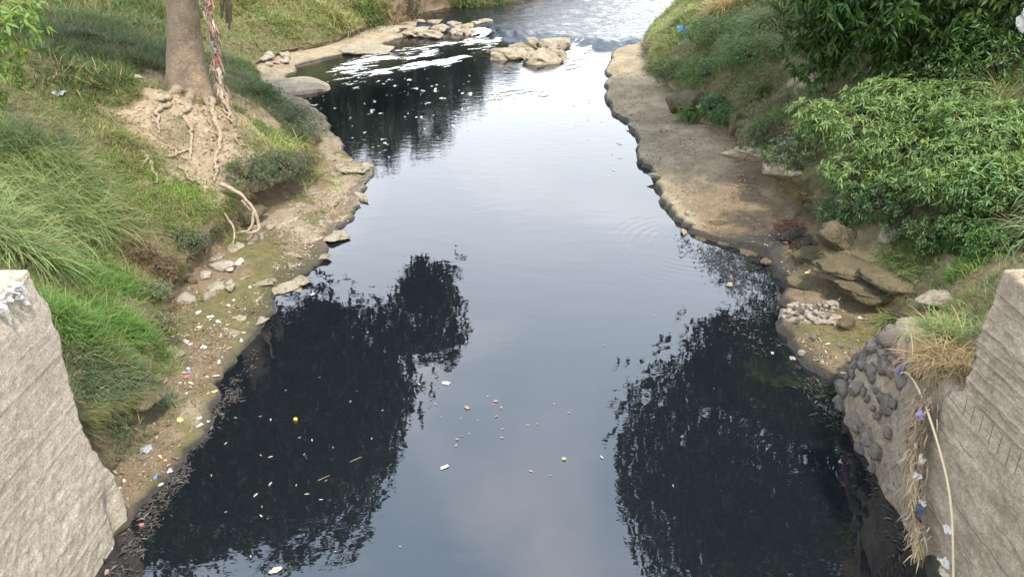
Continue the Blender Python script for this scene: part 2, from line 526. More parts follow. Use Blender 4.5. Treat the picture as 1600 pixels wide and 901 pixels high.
# bank ground
def mat_ground():
    m, nd, lk, bs = new_mat('bank_ground')
    pos = geo_pos(nd)
    n1 = nnoise(nd, lk, 1.3, 4, 0.6, pos)
    n2 = nnoise(nd, lk, 6.0, 4, 0.65, pos)
    n3 = nnoise(nd, lk, 28.0, 2, 0.65, pos)
    soil = nmix(nd, lk, nramp(nd, lk, n2, 0.35, 0.65), (0.17, 0.125, 0.08), (0.25, 0.19, 0.125))
    under = nmix(nd, lk, nramp(nd, lk, n2, 0.35, 0.65), (0.10, 0.092, 0.042), (0.165, 0.145, 0.075))
    sand = nmix(nd, lk, nramp(nd, lk, n2, 0.38, 0.70), (0.45, 0.36, 0.255), (0.29, 0.215, 0.14))
    rock = nmix(nd, lk, nramp(nd, lk, n1, 0.38, 0.62), (0.37, 0.305, 0.205), (0.255, 0.20, 0.125))
    rock = nmix(nd, lk, nramp(nd, lk, n2, 0.55, 0.70), rock, (0.21, 0.175, 0.12))
    rock = nmix(nd, lk, nramp(nd, lk, n3, 0.60, 0.72), rock, (0.43, 0.38, 0.30))
    mud = nmix(nd, lk, nramp(nd, lk, n2, 0.36, 0.66), (0.25, 0.185, 0.115), (0.165, 0.12, 0.072))
    mud = nmix(nd, lk, nramp(nd, lk, n3, 0.60, 0.74), mud, (0.33, 0.27, 0.19))
    algae = nmix(nd, lk, nramp(nd, lk, n2, 0.40, 0.6), (0.155, 0.135, 0.06), (0.115, 0.115, 0.03))
    black = (0.035, 0.036, 0.034)
    col = nmix(nd, lk, nattr(nd, 'veg').outputs['Fac'], soil, under)
    for nm, c in (('sand', sand), ('rock', rock), ('mud', mud), ('algae', algae), ('black', black)):
        col = nmix(nd, lk, nattr(nd, nm).outputs['Fac'], col, c)
    n4 = nnoise(nd, lk, 60, 3, 0.75, pos)
    col = nmix(nd, lk, 1.0, col, nramp(nd, lk, n4, 0.30, 0.70, (0.68, 0.67, 0.65), (1.4, 1.4, 1.38)), 'MULTIPLY')
    lk.new(col, bs.inputs['Base Color'])
    wet = nattr(nd, 'wet').outputs['Fac']
    rg = nd.new('ShaderNodeMapRange'); rg.inputs['To Min'].default_value = 0.92; rg.inputs['To Max'].default_value = 0.14
    lk.new(nmath(nd, lk, 'MULTIPLY', wet, nramp(nd, lk, n2, 0.40, 0.52)), rg.inputs['Value'])
    lk.new(rg.outputs[0], bs.inputs['Roughness'])
    bs.inputs['Specular IOR Level'].default_value = 0.35
    b2 = nbump(nd, lk, nnoise(nd, lk, 10, 6, 0.78, pos), 0.08)
    lk.new(b2, bs.inputs['Normal'])
    return m
M['ground'] = mat_ground()

# black polluted water; a slightly oily film lifts its gloss
def mat_water(name, near):
    m, nd, lk, bs = new_mat(name)
    bs.inputs['Base Color'].default_value = (0.0075, 0.0092, 0.0115, 1)
    bs.inputs['IOR'].default_value = 2.0
    bs.inputs['Roughness'].default_value = 0.012 if near else 0.06
    pos = geo_pos(nd)
    sp = nd.new('ShaderNodeSeparateXYZ'); lk.new(pos, sp.inputs[0])
    mp = nd.new('ShaderNodeMapping'); mp.inputs['Scale'].default_value = (0.8, 1.5, 1)
    lk.new(pos, mp.inputs['Vector'])
    if near:
        # distance upstream makes the surface livelier
        liv = nd.new('ShaderNodeMapRange'); liv.inputs['From Min'].default_value = 17; liv.inputs['From Max'].default_value = 36
        liv.inputs['To Min'].default_value = 0.0; liv.inputs['To Max'].default_value = 1.0
        lk.new(sp.outputs['Y'], liv.inputs['Value'])
        swell = nmath(nd, lk, 'MULTIPLY', nnoise(nd, lk, 1.3, 1, 0.5, mp.outputs[0], 0.5), 0.0026)
        fine = nmath(nd, lk, 'MULTIPLY', nnoise(nd, lk, 6.0, 1, 0.5, mp.outputs[0], 0.8), 0.00045)
        chop = nmath(nd, lk, 'MULTIPLY', nmath(nd, lk, 'MULTIPLY', nnoise(nd, lk, 3.2, 3, 0.55, mp.outputs[0]), 0.010), liv.outputs[0])
        h = nmath(nd, lk, 'ADD', nmath(nd, lk, 'ADD', swell, fine), chop)
        for (cx, cy, rad, wave, amp) in ((3.9, 15.2, 2.3, 0.20, 0.0007), (-4.35, 9.9, 0.5, 0.10, 0.0005)):
            dx = nmath(nd, lk, 'SUBTRACT', sp.outputs['X'], cx); dy = nmath(nd, lk, 'SUBTRACT', sp.outputs['Y'], cy)
            d = nmath(nd, lk, 'SQRT', nmath(nd, lk, 'ADD', nmath(nd, lk, 'MULTIPLY', dx, dx), nmath(nd, lk, 'MULTIPLY', dy, dy)))
            s = nmath(nd, lk, 'SINE', nmath(nd, lk, 'MULTIPLY', d, 2 * math.pi / wave))
            fade = nd.new('ShaderNodeMapRange'); fade.inputs['From Min'].default_value = rad * 0.35; fade.inputs['From Max'].default_value = rad
            fade.inputs['To Min'].default_value = amp; fade.inputs['To Max'].default_value = 0.0
            lk.new(d, fade.inputs['Value'])
            brk = nramp(nd, lk, nnoise(nd, lk, 0.9, 2, 0.5, pos), 0.40, 0.60)
            h = nmath(nd, lk, 'ADD', h, nmath(nd, lk, 'MULTIPLY', nmath(nd, lk, 'MULTIPLY', s, fade.outputs[0]), brk))
    else:
        h = nmath(nd, lk, 'ADD', nmath(nd, lk, 'MULTIPLY', nnoise(nd, lk, 2.2, 4, 0.62, mp.outputs[0], 0.4), 0.10),
                  nmath(nd, lk, 'MULTIPLY', nnoise(nd, lk, 9, 3, 0.6, mp.outputs[0]), 0.018))
    lk.new(nbump(nd, lk, h, 1.0), bs.inputs['Normal'])
    return m
M['water'] = mat_water('black_water', True)
M['rapid'] = mat_water('rippled_water', False)

# ------------------------------------------------------------------ the banks
LW = np.array([(-60, 4.9), (5, 4.95), (6.18, 4.88), (6.76, 4.71), (7.53, 4.64), (8.42, 4.56), (9.3, 4.5), (10.14, 4.49), (11.09, 4.36), (12.18, 4.27), (13.0, 4.36), (13.18, 4.35), (13.73, 3.98), (15.26, 3.91), (16.7, 3.83), (18.38, 3.74), (20.09, 3.85), (21.19, 4.58), (23.38, 5.58), (25.2, 6.17), (26.84, 7.08), (28.4, 8.3), (30.2, 8.9), (33.75, 9.1), (34.6, 8.6), (35.81, 7.56), (37.79, 6.41), (40.7, 5.23), (43.63, 3.83), (45.8, 4.0), (47.7, 2.27), (51.4, -2.03), (53.7, -2.96), (60, -7), (100, -22), (600, -200)])
LS = np.array([(-60, 5.15), (5, 5.1), (7.0, 5.12), (7.6, 5.25), (8.13, 5.32), (8.83, 5.2), (9.98, 5.2), (11.0, 5.65), (11.8, 5.98), (13.04, 6.1), (14.5, 5.97), (16.24, 5.53), (17.9, 5.2), (20.98, 5.41), (23.58, 6.4), (28.7, 9.3), (32.06, 10.6), (34.72, 9.9), (37.81, 8.0), (42.46, 6.6), (46, 5.3), (48.28, 3.6), (51.5, -0.6), (60, -5), (100, -20), (600, -190)])
LC = np.array([(-60, 2.4), (7.0, 2.4), (7.5, 1.2), (8.2, 0.62), (10, 0.5), (12, 0.45), (14.5, 0.72), (16.2, 0.8), (18, 0.7), (21, 0.5), (23.5, 0.35), (28, 0.12), (36, 0.15), (42, 0.5), (47, 1.5), (52, 1.0), (60, 1.2), (600, 1)])
LG = np.array([(-60, 1.0), (6, 1.3), (8, 1.55), (9.5, 1.35), (12, 1.0), (15, 0.75), (19, 0.6), (24, 0.5), (32, 0.5), (42, 0.62), (50, 0.8), (600, 0.8)])
RW = np.array([(-60, 4.7), (5, 4.7), (6.18, 4.75), (6.66, 4.9), (7.65, 5.05), (8.56, 5.05), (9.3, 5.15), (9.9, 5.1), (10.2, 4.9), (10.69, 4.67), (11.51, 4.65), (12.18, 4.97), (13.45, 5.33), (14.5, 5.3), (15.2, 4.47), (15.78, 3.87), (16.51, 3.65), (18.84, 3.74), (21.19, 3.67), (23.04, 3.84), (25.59, 3.45), (28.2, 3.45), (33.11, 3.93), (36.55, 4.74), (38.11, 6.3), (39.8, 6.89), (43.63, 8.36), (46.97, 9.7), (52.24, 11.94), (60, 16), (100, 30), (600, 240)])
RS = np.array([(-60, 5.4), (5, 5.35), (8.8, 5.5), (9.6, 5.75), (10.4, 6.3), (10.93, 6.55), (12.0, 6.3), (12.78, 6.0), (13.8, 6.3), (14.5, 6.35), (15.3, 6.1), (16.63, 5.94), (19.86, 6.02), (21.58, 6.28), (23.0, 5.9), (25.09, 5.5), (30.87, 5.32), (35.45, 5.88), (38.5, 6.8), (41.45, 7.8), (49.62, 11.5), (60, 16.8), (100, 31), (600, 241)])
RC = np.array([(-60, 2.2), (7, 2.2), (8.5, 1.4), (9.6, 0.85), (10.9, 0.6), (12.8, 0.5), (14.5, 0.95), (16.6, 0.8), (19.9, 0.9), (22, 0.5), (25, 0.35), (31, 0.5), (36, 0.6), (42, 0.6), (600, 0.8)])
RGR = np.array([(-60, 1.0), (6, 1.1), (9, 1.15), (11, 0.95), (14, 0.95), (18, 0.95), (24, 0.85), (32, 0.85), (42, 0.8), (600, 0.8)])
ROWS = np.concatenate([np.arange(-60, 4, 4.0), np.arange(4, 26, 0.07), np.arange(26, 56, 0.15), np.arange(56, 110, 1.5), np.arange(110, 600, 25)])

POLY = {}
POLY['sandL'] = [(160, 168), (235, 128), (262, 118), (330, 128), (385, 190), (402, 232), (365, 275), (350, 330), (330, 340), (290, 290), (232, 262), (215, 205)]
POLY['redL'] = [(190, 372), (285, 372), (318, 430), (290, 470), (238, 452), (200, 415)]
POLY['scarR'] = [(1215, 130), (1262, 110), (1285, 140), (1240, 165)]

def interp(tab, y):
    return np.interp(y, tab[:, 0], tab[:, 1])

def build_bank(sgn, W, S, C, G, seed, he0):
    y = ROWS; n = len(y)
    near = (y > 0) & (y < 70)
    jit = np.where(near, 0.16 * fbm2(y, 0 * y, 0.9, seed) + 0.11 * fbm2(y, 0 * y, 3.0, seed + 5), 0)
    wallside = (y < 9.4) if sgn > 0 else (y < 6.5)
    jit = np.where(wallside, jit * 0.3, jit)
    xw = interp(W, y) + jit
    xs = np.maximum(interp(S, y) + np.where(near, 0.22 * fbm2(y, 0 * y + 9, 0.8, seed + 2), 0) * np.where(wallside, 0.2, 1), xw + 0.12)
    hc = np.clip(interp(C, y) * (1 + 0.25 * fbm2(y, 0 * y + 4, 0.7, seed + 8)), 0.06, 5)
    g = interp(G, y)
    he = np.clip(he0 * (1 + 0.4 * fbm2(y, 0 * y + 2, 0.5, seed + 3)), 0.05, 1)
    hs = he + 0.10 + 0.04 * (xs - xw)
    cols_x, cols_z, zone = [], [], []
    def add(x, z, zn):
        cols_x.append(x); cols_z.append(z); zone.append(zn)
    add(xw - 9.0, np.full(n, -2.0), 0); add(xw - 1.5, np.full(n, -1.0), 0); add(xw - 0.35, np.full(n, -0.5), 0)
    add(xw - 0.05, np.full(n, -0.16), 0); add(xw, np.full(n, 0.0), 0)
    add(xw + 0.035, he * 0.45, 1); add(xw + 0.07, he * 0.8, 1)
    NS = 40
    for i in range(NS + 1):
        f = i / NS
        x = xw + 0.11 + (xs - xw - 0.11) * f
        z = he + (hs - he) * f
        lay = fbm2(x, y, 1.2, seed + 22, 3) * 3.0
        lay = (np.floor(lay) + smooth(0.72, 1.0, lay - np.floor(lay))) / 3.0
        z = z + (0.055 * fbm2(x, y, 1.6, seed + 20) + 0.045 * fbm2(x, y, 6, seed + 21, 3) + (0.075 if sgn < 0 else 0.05) * lay) * math.sin(math.pi * min(1, f * 1.15 + 0.12)) * smooth(0.1, 0.6, xs - xw)
        add(x, np.maximum(z, 0.035), 2)
    uc = np.clip(0.25 + 0.35 * fbm2(y, 0 * y + 31, 0.9, seed + 9), 0.0, 0.5) * np.clip(hc / 0.6, 0, 1) * np.where(wallside, 0, 1)
    prof = [(0.05, 0.35, .9), (0.14, 0.75, .9), (0.28, 1.0, .85), (0.42, 0.9, .8), (0.56, 0.55, .6), (0.70, 0.15, .35), (0.82, -0.12, .2), (0.92, -0.16, .15), (0.98, -0.05, .1)]
    for hgt, ox, _ in prof:
        x = xs + uc * ox + 0.25 * hgt * np.clip(hc, 0, 1) * 0.6
        x = x + 0.10 * fbm2(y * 1.0, 0 * y + hgt * 5, 2.2, seed + 40) * np.where(wallside, 0.1, 1)
        add(x, hs + hc * hgt, 3)
    x0 = xs + 0.15 * np.clip(hc, 0, 1) + 0.06
    zl = hs + hc
    sl = np.concatenate([np.linspace(0.05, 1.6, 26), np.linspace(1.75, 6.0, 36), np.linspace(6.4, 14, 20), np.array([18, 26, 40, 80, 200, 600.0])])
    A = 4.0 if sgn < 0 else 5.0
    for s in sl:
        x = x0 + s
        z = zl + A * (1 - np.exp(-g * s / A))
        amp = smooth(0.0, 0.6, np.full(n, s))
        z = z + amp * (0.22 * fbm2(x, y, 0.55, seed + 60) + 0.09 * fbm2(x, y, 1.9, seed + 61, 3))
        if sgn > 0:   # rock ledges on the near right bank
            k = np.exp(-((y - 12.0) / 2.2) ** 2) * math.exp(-(s / 1.6) ** 2)
            q = z * 4.2 + 0.9 * fbm2(x, y, 0.6, seed + 77)
            st = (np.floor(q) + smooth(0.55, 0.95, q - np.floor(q))) / 4.2
            z = z + k * 0.9 * (st - (z + 0.9 / 4.2 * 0)) * 0.8
        add(x, z, 4)
    X = np.stack(cols_x, 1) * sgn; Z = np.stack(cols_z, 1)
    Y = np.repeat(y[:, None], X.shape[1], 1)
    zone = np.array(zone)
    P = np.stack([X, Y, Z], 2)
    return P, zone, xw, xs

def bank_attrs(P, zone, xw, xs, sgn):
    n, m = P.shape[:2]
    px = to_px(P.reshape(-1, 3))
    X, Y, Z = P[..., 0], P[..., 1], P[..., 2]
    zn = np.repeat(zone[None], n, 0)
    fl = lambda s, sd, o=4: fbm2(X, Y, s, sd, o)
    slope = (zn == 4).astype(float)
    veg = slope.copy()
    sand = np.zeros_like(veg)
    for nm, amt in (('sandL', 1.0), ('scarR', 0.7)):
        wp = px + np.stack([46 * fl(0.8, 801).ravel(), 36 * fl(0.8, 802).ravel()], 1) + np.stack([16 * fl(3.5, 803).ravel(), 14 * fl(3.5, 804).ravel()], 1)
        acc = np.zeros(n * m)
        for q in range(10):
            acc += in_poly(wp + np.array([22 * math.cos(q * 2.4), 16 * math.sin(q * 2.4)]) * math.sqrt((q + 0.5) / 10), POLY[nm])
        sand = np.maximum(sand, amt * (acc / 10).reshape(n, m))
    # soften the painted outline of the bare patch with noise
    sand = smooth(0.0, 0.5, sand + 0.25 * fl(2.2, 6)) * (sand > 0) * slope * np.clip(0.85 + 0.7 * fl(1.3, 5), 0, 1)
    veg = veg * np.clip(1.0 - sand, 0, 1)
    shelf = ((zn == 2) | (zn == 1)).astype(float)
    f = np.clip((np.abs(X) - xw[:, None]) / np.maximum(xs - xw, 0.2)[:, None], 0, 1)
    if sgn < 0:
        pale = smooth(0.05, 0.5, fl(0.55, 11) + 0.45 - 0.9 * np.abs(f - 0.3) + 0.35 * smooth(11.5, 14, Y) - 0.55 * smooth(11.5, 9.5, Y) + smooth(24, 28, Y))
        alg = smooth(0.0, 0.35, fl(0.9, 23) + 0.22 - 0.6 * smooth(14, 19, Y)) * (1 - smooth(22, 25, Y))
        mud = 0.75 * np.ones_like(f)
        wet = smooth(0.0, 0.5, fl(0.8, 31) + 0.05) * (Y < 24)
    else:
        pale = np.maximum(smooth(15.3, 18.5, Y - 2.3 * (f - 0.15)), smooth(0.3, 0.05, f) * smooth(15, 16, Y))
        pale = pale * np.clip(1.25 - 0.45 * smooth(-0.1, 0.5, fl(0.5, 12)) * (Y < 27), 0, 1)
        alg = smooth(0.1, 0.5, fl(0.8, 25) + 0.5) * smooth(12.3, 11.2, Y) * 0.9
        mud = np.ones_like(f)
        wet = smooth(16, 14, Y) * smooth(-0.1, 0.4, fl(0.8, 33)) * 0.9
    black = np.zeros_like(f)
    black = np.maximum(black, (zn <= 1).astype(float) * np.where(Z < 0.13 if sgn > 0 else Z < 0.05, 0.85, 0.15))
    if sgn < 0:
        black = np.maximum(black, shelf * smooth(0.22, 0.0, f + 0.22 * fl(2.0, 51)) * 0.55 * (Y < 24))
    else:
        black = np.maximum(black, shelf * smooth(0.9, 0.2, f + 0.3 * fl(1.2, 52)) * smooth(15.9, 15.0, Y) * smooth(12.2, 13.2, Y) * 0.9)
        black = np.maximum(black, shelf * np.exp(-((X - 6.0) / 0.55) ** 2 - ((Y - 14.6) / 0.8) ** 2) * 0.9)
        black = np.maximum(black, shelf * smooth(0.25, 0.0, f + 0.1 * fl(2.0, 53)) * 0.7 * (Y < 13))
    scarp = (zn == 3)
    rock = shelf * pale
    rock = np.where(scarp & (sgn > 0), 0.35 * smooth(0, 0.3, fl(1.2, 70)), rock)
    rock = np.where(slope.astype(bool) & (sgn > 0), 0.5 * smooth(0.0, 0.4, fl(0.9, 71)) * np.exp(-((Y - 12) / 1.8) ** 2) * smooth(9.2, 7.2, X), rock)
    mudv = shelf * mud * (1 - pale)
    if sgn > 0:
        veg = veg * (1 - 0.6 * np.exp(-((Y - 12) / 2.0) ** 2) * smooth(8.5, 7.2, X))
    a = dict(veg=veg, sand=sand, rock=np.clip(rock, 0, 1), mud=np.clip(mudv, 0, 1), algae=np.clip(shelf * alg * 0.85, 0, 1),
             black=np.clip(black, 0, 1), wet=np.clip(shelf * wet + (zn <= 1) * 0.8, 0, 1))
    return {k: v.ravel() for k, v in a.items()}

BANK = {}
for sgn, nm, tabs, sd, he0 in ((-1, 'left_riverbank', (LW, LS, LC, LG), 100, 0.10), (1, 'right_riverbank', (RW, RS, RC, RGR), 300, 0.17)):
    P, zone, xw, xs = build_bank(sgn, *tabs, sd, he0)
    at = bank_attrs(P, zone, xw, xs, sgn)
    fc = grid_faces(*P.shape[:2])
    if sgn < 0: fc = fc[:, ::-1]
    fc = fc[:, ::-1].copy()
    o = mesh_obj(nm, P.reshape(-1, 3), fc, M['ground'], local=True, smooth_sh=True, attrs=at)
    tag(o, kind='structure')
    BANK[sgn] = dict(P=P, zone=zone, at={k: v.reshape(P.shape[:2]) for k, v in at.items()})

def bank_point(sgn, x, y):
    """height of the topmost bank surface at x, y (nearest row, interpolated across)"""
    b = BANK[sgn]; P = b['P']
    i = int(np.searchsorted(ROWS, y)); i = min(max(i, 1), len(ROWS) - 1)
    if y - ROWS[i - 1] < ROWS[i] - y: i -= 1
    ax = P[i, :, 0] * sgn; az = P[i, :, 2]
    t = abs(x) if x * sgn > 0 else x * sgn
    a, c = ax[:-1], ax[1:]
    hit = (np.minimum(a, c) <= t) & (t <= np.maximum(a, c)) & (np.abs(c - a) > 1e-6)
    if not hit.any(): return -2.0
    a, c, z0, z1 = a[hit], c[hit], az[:-1][hit], az[1:][hit]
    return float(np.max(z0 + (z1 - z0) * (t - a) / (c - a)))

def on_bank(px, py, sgn, z0=0.3):
    """where the sight line of a photo pixel meets the bank"""
    d = ray(px, py)
    t0 = (CAM_H - 6.0) / -d[2]; t1 = (CAM_H + 0.05) / -d[2]
    C0 = np.array([0, 0, CAM_H]); last = t0
    for t in np.linspace(t0, t1, 90):
        p = C0 + d * t
        if p[2] <= bank_point(sgn, p[0], p[1]):
            lo, hi = last, t
            for _ in range(6):
                m = (lo + hi) / 2; p = C0 + d * m
                if p[2] <= bank_point(sgn, p[0], p[1]): hi = m
                else: lo = m
            p = C0 + d * hi
            p[2] = bank_point(sgn, p[0], p[1])
            return p
        last = t
    p = at_z(px, py, 0.0)
    return p

def sample_bank(sgn, n, weight, ylim=(6.0, 56), zones=(4,)):
    """n random points on the bank, density ~ area * weight(P centre, attrs)"""
    b = BANK[sgn]; P = b['P']
    c = (P[:-1, :-1] + P[1:, 1:] + P[1:, :-1] + P[:-1, 1:]) / 4
    e1 = P[1:, :-1] - P[:-1, :-1]; e2 = P[:-1, 1:] - P[:-1, :-1]
    nrm = np.cross(e1, e2); area = np.linalg.norm(nrm, axis=2)
    w = area * weight(c, b['at'], b['zone'])
    ok = np.isin(b['zone'][:-1], zones)[None, :] & (c[..., 1] > ylim[0]) & (c[..., 1] < ylim[1])
    w = np.where(ok, w, 0)
    # only what lies in or near the view
    q = to_px(c.reshape(-1, 3)).reshape(c.shape[0], c.shape[1], 2)
    w = np.where((q[..., 0] > -160) & (q[..., 0] < 1760) & (q[..., 1] > -130) & (q[..., 1] < 1000), w, 0)
    w = w.ravel(); w = w / w.sum()
    idx = RNG.choice(len(w), n, p=w)
    i, j = np.unravel_index(idx, c.shape[:2])
    u, v = RNG.random(n)[:, None], RNG.random(n)[:, None]
    pts = P[i, j] * (1 - u) * (1 - v) + P[i + 1, j] * u * (1 - v) + P[i, j + 1] * (1 - u) * v + P[i + 1, j + 1] * u * v
    nn = nrm[i, j]; nn /= np.linalg.norm(nn, axis=1)[:, None] + 1e-9
    nn *= np.sign(nn[:, 2:3] + 1e-9)
    return pts, nn, (i, j)

# ------------------------------------------------------------------ water
def weir_y(x):
    return np.interp(x, [-14, -6.5, -3.8, -1.4, -0.6, 0.2, 1.0, 2.9, 3.6, 4.4, 6.2, 9, 40], [42.5, 42.0, 41.8, 40.9, 39.8, 39.2, 38.8, 38.6, 37.8, 36.9, 37.4, 41, 43]) 

xa = np.array([-40.0, 40.0])
V = np.array([(-40, -60, 0), (40, -60, 0), (40, 41.5, 0), (-40, 41.5, 0)], float)
o = mesh_obj('river_water', V, np.array([(0, 1, 2, 3)]), M['water'], local=True); tag(o, kind='structure')
gx = np.concatenate([[-60, -30], np.linspace(-13, 14, 190), [20, 40, 120, 300]])
vv = np.concatenate([np.linspace(-0.75, 1.3, 24), np.linspace(1.42, 16, 100), [20, 30, 60, 150, 560]])
GX, GV = np.meshgrid(gx, vv, indexing='ij')
GY = weir_y(GX) + GV + 0.15 * fbm2(GX, 0 * GX, 2.5, 5)
GZ = -0.10 + 0.40 * smooth(-0.7, 0.9, GV)
GZ += 0.04 * fbm2(GX, GY, 1.4, 9, 4) * smooth(-0.7, 0.4, GV) + 0.07 * fbm2(GX * 2.5, GY, 1.5, 19, 3) * smooth(-0.75, -0.3, GV) * smooth(1.6, 0.5, GV)
o = mesh_obj('upstream_water', np.stack([GX, GY, GZ], 2).reshape(-1, 3), grid_faces(*GX.shape)[:, ::-1].copy(), M['rapid'], local=True, smooth_sh=True); tag(o, kind='structure')

# foam drifting below the weir: thin raised sheets, cut where a density field is high
def near_line(X, Y, pts):
    p = np.array([at_z(*q)[:2] for q in pts])
    best = np.full(X.shape, 1e9)
    for a, b in zip(p[:-1], p[1:]):
        ab = b - a; L = ab @ ab
        t = np.clip(((X - a[0]) * ab[0] + (Y - a[1]) * ab[1]) / L, 0, 1)
        best = np.minimum(best, np.hypot(X - a[0] - t * ab[0], (Y - a[1] - t * ab[1]) * 0.55))
    return best

fx = np.arange(-9.5, 5.0, 0.032); fy = np.arange(18.0, 41.4, 0.08)
FX, FY = np.meshgrid(fx, fy, indexing='ij')
dens = np.full(FX.shape, -1.0)
for pts, wd, amp in (
    ([(742, 46), (752, 56), (738, 64)], 0.85, 1.25),
    ([(735, 58), (700, 66), (668, 72), (640, 76)], 0.6, 0.75),
    ([(772, 66), (728, 86), (690, 98), (640, 104), (590, 116), (556, 128)], 0.55, 1.0),
    ([(660, 86), (620, 88), (585, 90), (560, 100), (545, 112)], 0.95, 0.95),
    ([(628, 84), (600, 78), (575, 78)], 0.35, 0.55),
    ([(548, 112), (562, 124), (560, 132)], 0.4, 0.7),
    ([(908, 62), (906, 76), (898, 90), (888, 104)], 0.55, 1.3),
    ([(780, 150), (815, 142), (840, 148)], 0.5, 0.35),
    ([(470, 162), (478, 168)], 0.3, 0.2)):
    d = near_line(FX, FY, pts)
    dens = np.maximum(dens, amp * (1 - (d / wd) ** 2) - 0.25 * (d > wd))
UU, VV = FX * 0.8 + FY * 0.6, FY * 0.8 - FX * 0.6      # drift runs down to the left
nz = 0.5 * fbm(np.stack([UU * 0.5, VV * 1.6, 0 * FX], -1), 71, 4, 0.6) + 0.6 * fbm(np.stack([UU * 1.8, VV * 5.5, 0 * FX], -1), 72, 4, 0.65)
fl = 0.6 * fbm(np.stack([FX * 6.5, FY * 2.8, 0 * FX], -1), 73, 2) + 0.4 * fbm(np.stack([FX * 8, FY * 4.0, 0 * FX], -1), 74, 2)
spread = np.zeros(FX.shape)
for pts, wd, amp in (([(575, 130), (650, 140), (720, 150), (785, 150)], 1.5, 1.0), ([(560, 175), (640, 175), (720, 180)], 2.0, 0.8), ([(570, 205), (610, 225), (590, 245)], 1.2, 0.7),
                     ([(690, 110), (740, 120), (780, 130)], 1.2, 0.45), ([(870, 110), (850, 135), (800, 150)], 1.3, 0.75), ([(915, 120), (930, 165), (960, 215), (990, 275)], 1.0, 0.7),
                     ([(480, 160), (520, 180)], 1.0, 0.75), ([(560, 100), (540, 130)], 1.0, 0.7), ([(650, 75), (620, 70)], 0.8, 0.5)):
    spread = np.maximum(spread, amp * np.clip(1.15 - near_line(FX, FY, pts) / wd, 0, 1))
thick = np.maximum(smooth(0.28, 1.0, dens * 0.8 + nz * 1.1), 0.85 * smooth(0.0, 0.40, fl - 0.76 + 0.44 * spread - 2.0 * (spread < 0.02)))
keep = thick > 0.03
keep &= FY < weir_y(FX) + 0.3
ii, jj = np.nonzero(keep[:-1, :-1])
N2 = len(fy)
q = np.stack([ii * N2 + jj, (ii + 1) * N2 + jj, (ii + 1) * N2 + jj + 1, ii * N2 + jj + 1], 1)
FZ = 0.010 + 0.012 * np.clip(dens + nz, 0, 1.5) + np.clip(-0.10 + 0.40 * smooth(-0.7, 0.9, FY - weir_y(FX)), 0, 1) + 0.05 * smooth(-0.8, -0.3, FY - weir_y(FX))
allv = np.stack([FX + 0.012 * RNG.standard_normal(FX.shape), FY + 0.03 * RNG.standard_normal(FX.shape), FZ], 2).reshape(-1, 3)
used, inv = np.unique(q, return_inverse=True)
o = mesh_obj('river_foam', allv[used], inv.reshape(q.shape), M['foam'], local=True, attrs={'thick': thick.ravel()[used]})
tag(o, 'white foam streaks and flecks drifting on the dark pool below the weir', 'foam', kind='stuff')

# ------------------------------------------------------------------ stones
def rock_data(size, seed, sub=3, rough=0.28, flat=0.0, freq=1.3):
    bm = bmesh.new(); bmesh.ops.create_icosphere(bm, subdivisions=sub, radius=1.0)
    v = np.array([x.co[:] for x in bm.verts]); f = np.array([[q.index for q in x.verts] for x in bm.faces]); bm.free()
    n = fbm(v * freq + seed * 3.1, seed, 4, 0.55)
    v = v * (1 + rough * n)[:, None]
    # a few planar breaks
    r = np.random.default_rng(seed)
    for _ in range(7):
        d = r.standard_normal(3); d /= np.linalg.norm(d); lim = 0.58 + 0.25 * r.random()
        s = v @ d; v = v - np.outer(np.clip(s - lim, 0, None) * 0.85, d)
    if flat: v[:, 2] = np.where(v[:, 2] > flat, flat + (v[:, 2] - flat) * 0.25, v[:, 2])
    return v * np.asarray(size, float), f

def rock(name, label, cat, loc, size, seed, mat, group=None, rotz=0.0, parent=None, sub=3, rough=0.28, flat=0.0, tilt=(0, 0), sink=0.35):
    v, f = rock_data(size, seed, sub, rough, flat)
    me = raw_mesh(name, v, f, mat, True)
    o = bpy.data.objects.new(name, me)
    L = Vector(loc); L.z += size[2] * (1 - 2 * sink)
    o.rotation_euler = (tilt[0], tilt[1], rotz)
    if parent is not None:
        o.location = L - parent.location
        return link(o, parent)
    o.location = L
    link(o)
    return tag(o, label, cat, group)
# ------------------------------------------------------------------ concrete wing walls
def wall_face(x_of, ys, zs):
    Yg, Zg = np.meshgrid(ys, zs, indexing='ij')
    return x_of(Yg, Zg), Yg, Zg

def boards(z, pitch, depth, seed):
    k = np.floor(z / pitch); f = z / pitch - k
    ridge = np.exp(-((f - 0.5) / 0.06) ** 2)
    return depth * ridge * (0.25 + _hash(k.astype(np.int64), k.astype(np.int64) * 0 + 1, k.astype(np.int64) * 0, seed)), 0.03 * (_hash(k.astype(np.int64), k.astype(np.int64) * 0 + 7, k.astype(np.int64) * 0, seed) - 0.5)

# left wing wall: broken far end, chipped top
W1 = empty('wing_wall', (-5.0, 5.5, 0.0), 'broad pale concrete wing wall at the left edge with a chipped far end', 'wall')
tz = np.linspace(0, 1, 230); ty = np.linspace(0, 1, 260)
TY, TZ = np.meshgrid(ty, tz, indexing='ij')
Zg = -0.25 + 3.83 * TZ
zk = np.array([-0.3, 0.3, 0.6, 1.0, 1.35, 1.6, 1.9, 2.3, 2.8, 3.2, 3.58])
yk = np.array([7.02, 7.06, 7.0, 6.92, 6.88, 6.80, 6.84, 6.86, 6.88, 6.87, 6.84])
yend = np.interp(Zg, zk, yk) + 0.05 * fbm2(Zg, 0 * Zg, 2.5, 11) + 0.02 * fbm2(Zg, 0 * Zg, 9, 12)
Yg = 2.0 + (yend - 2.0) * TY
top_drop = np.clip((6.6 - Yg) * 0.10, 0, 0.25) * smooth(0.8, 1.0, TZ)
